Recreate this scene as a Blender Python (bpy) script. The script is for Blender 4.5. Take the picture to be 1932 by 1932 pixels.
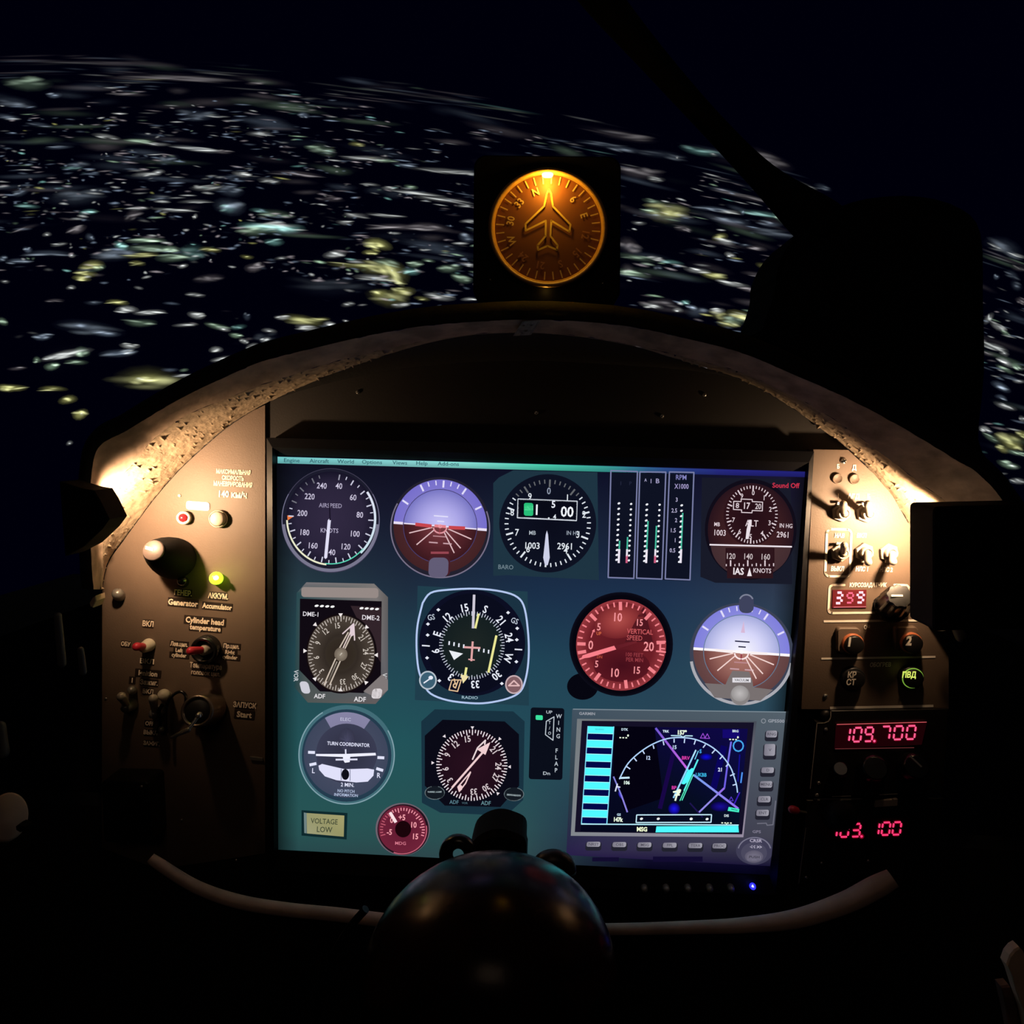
import bpy, bmesh, math, random
from mathutils import Vector, Matrix, noise
random.seed(7)
for o in list(bpy.data.objects): bpy.data.objects.remove(o)
SC = bpy.context.scene
COL = SC.collection

# ------------------------------------------------------------------ camera
FPX = 1250.0                       # focal length in pixels of a 1932 px frame
D = 0.50                           # distance eye - instrument panel plane (y = 0)
ex = Vector((31666, 984, -1200)).normalized()          # panel axes seen from the camera (x right, y down, z forward)
dn = Vector((-384, 10834, 1250)); dn = (dn - dn.dot(ex) * ex).normalized()
ey = ex.cross(dn)
def cam2world(v): return Vector((v.dot(ex), v.dot(ey), -v.dot(dn)))
CAM = Vector((0.0, -D, 1.25))
def ray(px, py): return cam2world(Vector((px - 966, py - 966, FPX)))
cam_d = bpy.data.cameras.new('camera'); cam = bpy.data.objects.new('camera', cam_d); COL.objects.link(cam)
cam_d.sensor_width = 36; cam_d.lens = 36 * FPX / 1932; cam_d.clip_start = 0.01; cam_d.clip_end = 200
r_, u_, b_ = cam2world(Vector((1, 0, 0))), cam2world(Vector((0, -1, 0))), cam2world(Vector((0, 0, -1)))
m3 = Matrix((r_, u_, b_)).transposed().to_4x4(); m3.translation = CAM
cam.matrix_world = m3
SC.camera = cam
# ------------------------------------------------------------------ view, world
vs = SC.view_settings
vs.view_transform = 'Standard'; vs.look = 'None'; vs.exposure = 0; vs.gamma = 1; vs.use_curve_mapping = False
w = bpy.data.worlds.new('night'); SC.world = w; w.use_nodes = True
w.node_tree.nodes['Background'].inputs[0].default_value = (0.3, 0.4, 1, 1)
w.node_tree.nodes['Background'].inputs[1].default_value = 0.0012
SC.cycles.transparent_max_bounces = 32
SC.cycles.max_bounces = 6
SC.cycles.use_denoising = True
SC.cycles.sample_clamp_indirect = 2.0

def P(px, py, h=0.0):
    """point on the plane parallel to the instrument panel, h metres in front of it"""
    d = ray(px, py)
    return CAM + d * ((D - h) / d.y)
def upx(h=0.0): return (D - h) / FPX

def light(kind, name, loc, energy, color, size, target=None, cone=None, blend=.5):
    l = bpy.data.lights.new(name, kind); l.energy = energy; l.color = color
    if kind == 'AREA': l.size = size
    else: l.shadow_soft_size = size
    o = bpy.data.objects.new(name, l); COL.objects.link(o); o.location = loc
    if target is not None: o.rotation_euler = (Vector(target) - Vector(loc)).to_track_quat('-Z', 'Y').to_euler()
    if cone: l.spot_size = math.radians(cone); l.spot_blend = blend
    return o
WARM = (1.0, .66, .38)
light('SPOT', 'left_lamp_light', P(206, 972, .072), 1.45, WARM, .004, P(345, 945, .0), 165, .95)
light('SPOT', 'right_lamp_light', P(1742, 992, .054), 1.35, WARM, .004, P(1640, 985, .0), 164, .9)
light('AREA', 'ambient_fill', Vector((-.1, -1.3, 2.0)), 0.27, (1, .7, .5), .4, Vector((0, 0, 1.1)))  # dim warm fill added behind the camera for ambient light

# ------------------------------------------------------------------ materials
def srgb(c):
    return tuple(((x / 255) / 12.92 if x / 255 <= .04045 else ((x / 255 + .055) / 1.055) ** 2.4) for x in c)
def mat(name, color, rough=.5, metal=0.0, bump=0.0, bscale=200, var=0.0, vscale=30, emit=None, estr=0, spec=.5, coat=0, alpha=None, trans=0):
    m = bpy.data.materials.new(name); m.use_nodes = True
    nt = m.node_tree; b = nt.nodes['Principled BSDF']
    b.inputs['Base Color'].default_value = (*color, 1); b.inputs['Roughness'].default_value = rough
    b.inputs['Metallic'].default_value = metal; b.inputs['Specular IOR Level'].default_value = spec
    b.inputs['Coat Weight'].default_value = coat; b.inputs['Transmission Weight'].default_value = trans
    if emit: b.inputs['Emission Color'].default_value = (*emit, 1); b.inputs['Emission Strength'].default_value = estr
    tc = nt.nodes.new('ShaderNodeNewGeometry')
    if var > 0:
        n = nt.nodes.new('ShaderNodeTexNoise'); n.inputs['Scale'].default_value = vscale; n.inputs['Detail'].default_value = 6
        nt.links.new(tc.outputs['Position'], n.inputs['Vector'])
        r = nt.nodes.new('ShaderNodeValToRGB')
        r.color_ramp.elements[0].position = .35; r.color_ramp.elements[1].position = .65
        r.color_ramp.elements[0].color = (*[c * (1 - var) for c in color], 1)
        r.color_ramp.elements[1].color = (*[min(1, c * (1 + var * .5)) for c in color], 1)
        nt.links.new(n.outputs['Fac'], r.inputs['Fac']); nt.links.new(r.outputs['Color'], b.inputs['Base Color'])
    if bump > 0:
        n2 = nt.nodes.new('ShaderNodeTexNoise'); n2.inputs['Scale'].default_value = bscale; n2.inputs['Detail'].default_value = 5
        nt.links.new(tc.outputs['Position'], n2.inputs['Vector'])
        bp = nt.nodes.new('ShaderNodeBump'); bp.inputs['Strength'].default_value = bump; bp.inputs['Distance'].default_value = .001
        nt.links.new(n2.outputs['Fac'], bp.inputs['Height']); nt.links.new(bp.outputs['Normal'], b.inputs['Normal'])
    return m
def attr_emit(name, additive=False, glossy=False):
    m = bpy.data.materials.new(name); m.use_nodes = True; nt = m.node_tree
    nt.nodes.remove(nt.nodes['Principled BSDF']); out = nt.nodes['Material Output']
    a = nt.nodes.new('ShaderNodeAttribute'); a.attribute_name = 'Col'
    e = nt.nodes.new('ShaderNodeEmission'); nt.links.new(a.outputs['Color'], e.inputs['Color'])
    s = e.outputs[0]
    if additive:
        t = nt.nodes.new('ShaderNodeBsdfTransparent'); ad = nt.nodes.new('ShaderNodeAddShader')
        nt.links.new(s, ad.inputs[0]); nt.links.new(t.outputs[0], ad.inputs[1]); s = ad.outputs[0]
    nt.links.new(s, out.inputs[0]); return m
def attr_paint(name, rough=.6):
    m = mat(name, (.5, .5, .5), rough); nt = m.node_tree
    a = nt.nodes.new('ShaderNodeAttribute'); a.attribute_name = 'Col'
    nt.links.new(a.outputs['Color'], nt.nodes['Principled BSDF'].inputs['Base Color']); return m
M = {
 'lcd': attr_emit('lcd_picture'), 'glow': attr_emit('light_patch', True), 'paint': attr_paint('printed_paint'),
 'panel': mat('panel_brown_paint', (.145, .10, .074), .55, bump=.15, bscale=900, var=.18, vscale=14),
 'panel_shaded': mat('panel_shade_tone', (.008, .005, .004), .7, bump=.1, bscale=800),  # lamp falloff and shade put into this darker panel colour
 'radio': mat('radio_black', (.009, .007, .007), .5, bump=.1, bscale=800),
 'lining': mat('rough_plaster_foam', (.42, .32, .22), .9, bump=.4, bscale=420, var=.28, vscale=120),
 'lip': mat('lip_smooth_grp', (.50, .36, .27), .75, bump=.25, bscale=260, var=.4, vscale=55),
 'tube': mat('lower_rim_grp', (.72, .52, .42), .7, bump=.15, bscale=200, var=.2, vscale=30),
 'black': mat('black_matt', (.0022, .002, .002), .8, spec=.15),
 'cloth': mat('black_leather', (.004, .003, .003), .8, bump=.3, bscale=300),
 'gloss': mat('black_gloss', (.008, .008, .008), .25, spec=.7),
 'plastic': mat('black_plastic', (.012, .011, .012), .4),
 'chrome': mat('chrome', (.75, .72, .68), .25, .8),
 'steel': mat('nickel', (.55, .48, .4), .4, .3),
 'dullsteel': mat('dull_metal', (.3, .28, .26), .38, .6),
 'red': mat('red_sleeve', (.62, .03, .06), .35),
 'redlens': mat('red_lens', (.6, .02, .03), .15),
 'cream': mat('cream_plastic', (.62, .55, .45), .4),
 'greycap': mat('grey_cap', (.07, .05, .045), .5),
 'white': mat('white_paint', (.85, .82, .78), .5),
 'leather': mat('brown_leather', (.014, .004, .0035), .24, bump=.12, bscale=90, var=.3, vscale=40, spec=.22),
 'tan': mat('tan_paint', (.75, .54, .38), .6, var=.25, vscale=25),
 'green_led': mat('green_lamp', (.6, .9, .05), .3, emit=(.55, 1.0, .03), estr=1.6),
 'green_core': mat('green_lamp_core', (1, 1, .6), .3, emit=(1, 1, .45), estr=3),
 'blue_led': mat('blue_lamp', (.05, .05, 1), .3, emit=(.02, .02, 1.0), estr=2.2),
 'blue_core': mat('blue_lamp_core', (.3, .4, 1), .3, emit=(.35, .4, 1.0), estr=3),
 'bulb': mat('warm_bulb', (1, .8, .5), .3, emit=(1, .75, .45), estr=6),
 'amber_bulb': mat('amber_bulb', (1, .8, .2), .3, emit=(1, .75, .12), estr=9),
 'dial': mat('amber_dial', (.24, .075, .02), .6, bump=.05),
 'dialline': mat('dial_line', (.95, .72, .3), .6),
 'dialring': mat('dial_ring', (.75, .42, .12), .35),
 'floor': mat('floor_rubber', (.012, .011, .011), .8, bump=.2),
 'wall': mat('wall_black', (.008, .007, .007), .8, bump=.2),
 'redwin': mat('red_window', (.05, .004, .008), .35),
 'greenring': mat('green_ring', (.3, .5, .1), .4, emit=(.35, .75, .08), estr=.5),
}
# glossy dome picture surface
M['dome'] = mat('projection_screen', (.002, .002, .004), .9, emit=srgb((0, 0, 9)), estr=1.0)

# ------------------------------------------------------------------ object helpers
class MB:
    """collects shapes into ONE mesh (world coordinates)"""
    def __init__(s): s.v = []; s.f = []; s.c = []; s.smooth = []
    def add(s, verts, faces, smooth=False, cols=None):
        o = len(s.v); s.v += [Vector(v) for v in verts]
        s.f += [tuple(i + o for i in f) for f in faces]; s.smooth += [smooth] * len(faces)
        s.c += cols if cols else [(1, 1, 1)] * len(verts)
    def loft(s, rings, smooth=True, cap0=True, cap1=True, closed=True):
        n = len(rings[0]); vs = [p for r in rings for p in r]; fs = []
        for i in range(len(rings) - 1):
            for j in range(n if closed else n - 1):
                k = (j + 1) % n
                fs.append((i * n + j, i * n + k, (i + 1) * n + k, (i + 1) * n + j))
        s.add(vs, fs, smooth)
        if cap0: s.add(rings[0], [tuple(range(n))][:1] if True else [], False)
        if cap1: s.add(rings[-1], [tuple(reversed(range(n)))], False)
    def lathe(s, p0, p1, prof, n=28, smooth=True, cap0=True, cap1=True, phase=0):
        """prof: (t along p0->p1 as metres, radius)"""
        p0 = Vector(p0); ax = (Vector(p1) - p0).normalized()
        a = ax.orthogonal().normalized() if abs(ax.y) < .999 else Vector((1, 0, 0))
        a = (Vector((0, 0, 1)) - Vector((0, 0, 1)).dot(ax) * ax).normalized() if abs(ax.z) < .9 else a
        b = ax.cross(a)
        rings = []
        for t, r in prof:
            c = p0 + ax * t
            rings.append([c + (a * math.cos(q) + b * math.sin(q)) * r for q in [2 * math.pi * (i + phase) / n for i in range(n)]])
        s.loft(rings, smooth, cap0, cap1)
    def rod(s, p0, p1, r0, r1, n=16, seg=5):
        p0, p1 = Vector(p0), Vector(p1); L = (p1 - p0).length
        prof = [(-r0 * math.cos(math.pi / 2 * k / seg), max(1e-5, r0 * math.sin(math.pi / 2 * k / seg))) for k in range(seg)]
        prof += [(0, r0)] + [(L * k / 4, r0 + (r1 - r0) * k / 4) for k in (1, 2, 3, 4)]
        prof += [(L + r1 * math.sin(math.pi / 2 * k / seg), max(1e-5, r1 * math.cos(math.pi / 2 * k / seg))) for k in range(1, seg + 1)]
        s.lathe(p0, p1, prof, n)
    def tube(s, pts, r, n=8):
        rings = []
        for i, p in enumerate(pts):
            d = (Vector(pts[min(i + 1, len(pts) - 1)]) - Vector(pts[max(i - 1, 0)])).normalized()
            a = d.orthogonal().normalized() if i == 0 else (pa - pa.dot(d) * d).normalized()
            pa = a; b = d.cross(a); rr = r[i] if isinstance(r, (list, tuple)) else r
            rings.append([Vector(p) + (a * math.cos(2 * math.pi * k / n) + b * math.sin(2 * math.pi * k / n)) * rr for k in range(n)])
        s.loft(rings)
    def prism(s, pix, h0, h1, bev=0.0, ref=None):
        """outline read on the plane ref (default the front h1), solid from h0 to h1"""
        F = [P(x, y, h1 if ref is None else ref) for x, y in pix]; n = len(F)
        F = [Vector((p.x, -h1, p.z)) for p in F]
        if bev:
            c = sum(F, Vector()) / n
            F2 = [p + (c - p).normalized() * bev for p in F]
            rings = [[Vector((p.x, -h0, p.z)) for p in F], [Vector((p.x, -h1 + bev, p.z)) for p in F], [Vector((p.x, -h1, p.z)) for p in F2]]
        else: rings = [[Vector((p.x, -h0, p.z)) for p in F], F]
        s.loft(rings, False)
    def build(s, name, m, parent=None, origin=None):
        me = bpy.data.meshes.new(name)
        off = Vector(origin) if origin is not None else (parent_loc(parent) if parent else Vector())
        me.from_pydata([v - off for v in s.v], [], s.f)
        for p, sm in zip(me.polygons, s.smooth): p.use_smooth = sm
        ca = me.color_attributes.new('Col', 'FLOAT_COLOR', 'POINT')
        ca.data.foreach_set('color', [x for c in s.c for x in (*c, 1)])
        me.materials.append(m if not isinstance(m, str) else M[m])
        me.update()
        bm = bmesh.new(); bm.from_mesh(me)
        if not getattr(s, 'flat', False): bmesh.ops.recalc_face_normals(bm, faces=bm.faces)
        bm.to_mesh(me); bm.free()
        o = bpy.data.objects.new(name, me); COL.objects.link(o)
        if parent: o.parent = parent
        else: o.location = off
        return o
def parent_loc(p):
    v = Vector()
    while p: v += p.location; p = p.parent
    return v
def thing(name, label, cat, loc, group=None):
    o = bpy.data.objects.new(name, None); COL.objects.link(o); o.location = loc; o.empty_display_size = .01
    o['label'] = label; o['category'] = cat
    if group: o['group'] = group
    return o
def tag(o, label=None, cat=None, group=None, kind=None):
    for k, v in (('label', label), ('category', cat), ('group', group), ('kind', kind)):
        if v: o[k] = v
    return o

# ------------------------------------------------------------------ flat pictures / print
_tc = {}
def text_mesh(s, bold):
    k = (s, bold)
    if k not in _tc:
        c = bpy.data.curves.new('t', 'FONT'); c.body = s; c.resolution_u = 2; c.align_x = 'CENTER'; c.offset = bold
        o = bpy.data.objects.new('t', c); me = bpy.data.meshes.new_from_object(o)
        _tc[k] = ([(v.co.x, v.co.y) for v in me.vertices], [tuple(p.vertices) for p in me.polygons])
        bpy.data.objects.remove(o); bpy.data.curves.remove(c); bpy.data.meshes.remove(me)
    return _tc[k]
SEG = {'0': 'abcdef', '1': 'bc', '2': 'abged', '3': 'abgcd', '4': 'fgbc', '5': 'afgcd', '6': 'afgedc', '7': 'abc', '8': 'abcdefg', '9': 'abcdfg'}
class Art(MB):
    flat = True
    def __init__(s, h, ox=0, oy=0, sc=1.0, tilt=0.0, gain=1.0):
        super().__init__(); s.h = h; s.L = 0; s.ox, s.oy, s.sc = ox, oy, sc; s.tilt = tilt; s.gain = gain
    def frame(s, ox, oy, sc): s.ox, s.oy, s.sc = ox, oy, sc; return s
    def up(s, n=1): s.L += n; return s
    def q(s, x, y): return P(s.ox + x / s.sc, s.oy + y / s.sc, s.h + s.L * .00009)
    def lin(s, c): return tuple(x * s.gain for x in srgb(c))
    def poly(s, pts, c):
        cs = [s.lin(c)] * len(pts) if not isinstance(c, list) else [s.lin(k) for k in c]
        s.add([s.q(*p) for p in pts], [tuple(range(len(pts)))], False, cs)
    def rect(s, x0, y0, x1, y1, c): s.poly([(x0, y0), (x1, y0), (x1, y1), (x0, y1)], c)
    def line(s, x0, y0, x1, y1, w, c, w1=None):
        w1 = w if w1 is None else w1
        dx, dy = x1 - x0, y1 - y0; L = math.hypot(dx, dy) or 1; nx, ny = -dy / L / 2, dx / L / 2
        cc = c if isinstance(c, list) else [c, c]
        s.poly([(x0 + nx * w, y0 + ny * w), (x1 + nx * w1, y1 + ny * w1), (x1 - nx * w1, y1 - ny * w1), (x0 - nx * w, y0 - ny * w)], [cc[0], cc[1], cc[1], cc[0]])
    def lines(s, pts, w, c, close=False):
        pts = pts + pts[:1] if close else pts
        for a, b in zip(pts, pts[1:]): s.line(*a, *b, w, c)
        for a in pts: s.disc(a[0], a[1], w / 2, w / 2, c, n=8)
    def disc(s, cx, cy, rx, ry, c, c1=None, n=40, a0=0, a1=360, ang=0, mid=None):
        full = abs(a1 - a0) >= 360; m = n if full else n + 1
        pts = [(cx, cy)]; cs = [s.lin(c)]; fs = []
        rings = [(1.0, c1 or c)] if mid is None else [(mid[0], mid[1]), (1.0, c1 or c)]
        ca, sa = math.cos(math.radians(ang)), math.sin(math.radians(ang))
        for rr, col in rings:
            for i in range(m):
                t = math.radians(a0 + (a1 - a0) * i / n); u, v = rx * rr * math.sin(t), -ry * rr * math.cos(t)
                pts.append((cx + u * ca - v * sa, cy + u * sa + v * ca)); cs.append(s.lin(col))
        for i in range(n):
            j = (i + 1) % m
            fs.append((0, 1 + i, 1 + j))
            if len(rings) == 2: fs.append((1 + i, 1 + m + i, 1 + m + j, 1 + j))
        s.add([s.q(*p) for p in pts], fs, False, cs)
    def ring(s, cx, cy, rx, ry, w, c, a0=0, a1=360, n=64, c2=None):
        pts = []; cs = []; fs = []
        for i in range(n + 1):
            t = math.radians(a0 + (a1 - a0) * i / n)
            for k in (-.5, .5):
                pts.append((cx + (rx + k * w) * math.sin(t), cy - (ry + k * w) * math.cos(t)))
                f = i / n; cc = c if c2 is None else [c[z] * (1 - f) + c2[z] * f for z in range(3)]
                cs.append(s.lin(cc))
        for i in range(n): fs.append((2 * i, 2 * i + 1, 2 * i + 3, 2 * i + 2))
        s.add([s.q(*p) for p in pts], fs, False, cs)
    def rr(s, x0, y0, x1, y1, r, c, n=6, sk=0, sl=0):
        s.poly(rrect(x0, y0, x1, y1, r, n, sk, sl), c)
    def rrline(s, x0, y0, x1, y1, r, w, c, sk=0, sl=0):
        pts = rrect(x0, y0, x1, y1, r, 6, sk, sl); s.lines(pts, w, c, True)
    def text(s, t, x, y, h, c, ang=None, sx=1.0, bold=.012, it=0.0):
        """centred at x,y; h = capital height"""
        ang = s.tilt if ang is None else ang
        vs, fs = text_mesh(t, bold)
        if not vs: return
        k = h / .69; ca, sa = math.cos(math.radians(ang)), math.sin(math.radians(ang))
        xm = (min(v[0] for v in vs) + max(v[0] for v in vs)) / 2
        out = []
        for vx, vy in vs:
            u, v = (vx - xm + it * vy) * k * sx, -(vy - .345) * k
            out.append(s.q(x + u * ca - v * sa, y + u * sa + v * ca))
        s.add(out, fs, False, [s.lin(c)] * len(out))
    def dialtext(s, t, cx, cy, rx, ry, th, h, c, rot=True, sx=1, tilt=0, bold=.012):
        a = math.radians(th)
        s.text(t, cx + rx * math.sin(a), cy - ry * math.cos(a), h, c, (th if rot else 0) + tilt, sx, bold)
    def tick(s, cx, cy, rx, ry, th, r0, r1, w, c):
        a = math.radians(th); S, Cc = math.sin(a), math.cos(a)
        s.line(cx + rx * r0 * S, cy - ry * r0 * Cc, cx + rx * r1 * S, cy - ry * r1 * Cc, w, c)
    def seg7(s, t, x, y, w, h, lw, c, ang=0, slant=.14, adv=1.35, c_dim=None):
        ca, sa = math.cos(math.radians(ang)), math.sin(math.radians(ang)); cx = 0
        def T(u, v): u2 = u - slant * v; return (x + u2 * ca - v * sa, y + u2 * sa + v * ca)
        g = lw * .6
        K = {'a': (0, -h / 2, w, -h / 2), 'g': (0, 0, w, 0), 'd': (0, h / 2, w, h / 2), 'f': (0, -h / 2, 0, 0), 'b': (w, -h / 2, w, 0), 'e': (0, 0, 0, h / 2), 'c': (w, 0, w, h / 2)}
        for ch in t:
            if ch == '.':
                p = T(cx - w * .18, h / 2); s.disc(p[0], p[1], lw * .75, lw * .75, c, n=10); continue
            for k in SEG[ch]:
                a, b, c_, d = K[k]
                if a == c_: b += g; d -= g
                else: a += g * .6; c_ -= g * .6
                s.line(*T(cx + a, b), *T(cx + c_, d), lw, c)
            cx += w * adv
def rrect(x0, y0, x1, y1, r, n=6, sk=0, sl=0):
    """rounded rectangle; sk: x shift at the bottom, sl: y shift at the right"""
    pts = []
    for cx, cy, a in ((x1 - r, y0 + r, 0), (x1 - r, y1 - r, 90), (x0 + r, y1 - r, 180), (x0 + r, y0 + r, 270)):
        for i in range(n + 1):
            t = math.radians(a + 90 * i / n); pts.append((cx + r * math.sin(t), cy - r * math.cos(t)))
    return [(x + sk * (y - y0) / (y1 - y0), y + sl * (x - x0) / (x1 - x0)) for x, y in pts]

# ================================================================== SETTING
def box(name, x0, x1, y0, y1, z0, z1, m, parent=None):
    b = MB(); v = [(x, y, z) for x in (x0, x1) for y in (y0, y1) for z in (z0, z1)]
    b.add(v, [(0, 1, 3, 2), (4, 6, 7, 5), (0, 4, 5, 1), (2, 3, 7, 6), (0, 2, 6, 4), (1, 5, 7, 3)])
    return b.build(name, m, parent, origin=None if parent else Vector(((x0 + x1) / 2, (y0 + y1) / 2, z0)))
tag(box('floor', -.75, .75, -1.4, .5, -.02, 0, 'floor'), kind='structure')
tag(box('wall_left', -.62, -.50, -1.3, .35, 0, 1.05, 'wall'), kind='structure')
tag(box('wall_right', .50, .62, -1.3, .35, 0, 1.05, 'wall'), kind='structure')

tag(box('wall_front', -.5, .5, .03, .05, 0, .92, 'wall'), kind='structure')

# projection screen: part of a sphere of 3 m radius round the cockpit
SCN = Vector((0, -.25, 1.2)); RS = 3.0
def S(px, py, inset=0.0):
    d = ray(px, py).normalized(); oc = CAM - SCN
    b = oc.dot(d); c = oc.dot(oc) - (RS - inset) ** 2
    return CAM + d * (-b + math.sqrt(b * b - c))
def horizon(x): return 92 - .0133 * x + 1.083e-4 * x * x
def build_screen():
    b = MB(); NA, NE = 56, 36
    pts = []
    for j in range(NE + 1):
        el = math.radians(-48 + 100 * j / NE)
        for i in range(NA + 1):
            az = math.radians(-85 + 170 * i / NA)
            pts.append(SCN + RS * Vector((math.sin(az) * math.cos(el), math.cos(az) * math.cos(el), math.sin(el))))
    fs = [(j * (NA + 1) + i, j * (NA + 1) + i + 1, (j + 1) * (NA + 1) + i + 1, (j + 1) * (NA + 1) + i) for j in range(NE) for i in range(NA)]
    b.add(pts, fs, True)
    t = thing('projection_screen', 'huge curved projection screen beyond the glareshield showing a dark city lit at night', 'screen', SCN + Vector((0, RS, -1.2)))
    b.build('screen_surface', 'dome', t)
    return t
screen_thing = build_screen()

WH, BL, GR, YE, CY, PK = (225, 230, 228), (140, 158, 182), (170, 205, 172), (208, 208, 125), (150, 215, 208), (172, 162, 168)
class City(MB):
    flat = True
    def __init__(s): super().__init__(); s.k = 0
    def patch(s, x, y, ln, th, ang, c, br=1.0, n=12, raw=False):
        """soft lit patch of the picture, ln x th pixels: a faint halo with thin brighter streaks in it"""
        if not raw:
            s.patch(x, y, ln * 1.1, th * 1.25, ang, c, br * .36, n, True)
            R_ = random.Random(int(x * 7 + y * 13)); k = 2 + int(ln / 34) + int(th / 9)
            ca, sa = math.cos(math.radians(ang)), math.sin(math.radians(ang))
            for _ in range(k):
                u, v = R_.uniform(-.30, .30) * ln * (k > 2), R_.uniform(-.25, .25) * th * (k > 2)
                cc = tuple(c[z] * .72 + (215, 220, 215)[z] * .28 for z in range(3))
                s.patch(x + u * ca - v * sa, y + u * sa + v * ca, ln * R_.uniform(.35, .75), max(2.4, th * R_.uniform(.3, .5)), ang + R_.gauss(0, 2.5), cc, br * R_.uniform(.5, 1.15), 10, True)
            return
        s.k += 1; ins = .002 + (s.k % 400) * 2e-5
        ca, sa = math.cos(math.radians(ang)), math.sin(math.radians(ang)); pts = [(x, y)]; L = srgb(c); cs = [tuple(v * br for v in L)]
        for rr, f in ((.4, .55), (.7, .16), (1.0, 0.0)):
            for i in range(n):
                t = 2 * math.pi * i / n; u, v = ln / 2 * rr * math.cos(t), th / 2 * rr * math.sin(t)
                v += th * .16 * math.sin(3 * u / ln + s.k); u *= 1
                pts.append((x + u * ca - v * sa, y + u * sa + v * ca)); cs.append(tuple(q * br * f for q in L))
        fs = [(0, 1 + i, 1 + (i + 1) % n) for i in range(n)]
        for r in range(2):
            for i in range(n):
                j = (i + 1) % n; fs.append((1 + r * n + i, 1 + (r + 1) * n + i, 1 + (r + 1) * n + j, 1 + r * n + j))
        s.add([S(px, py, ins) for px, py in pts], fs, False, cs)
def slope(x, y):
    k = -.0133 + 2.166e-4 * x
    return math.degrees(math.atan(k * max(.25, 1 - (y - horizon(x)) / 900)))
city = City()
JX = lambda x: x / 2.1467
JY = lambda y: 60 + y / 2.1467
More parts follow.
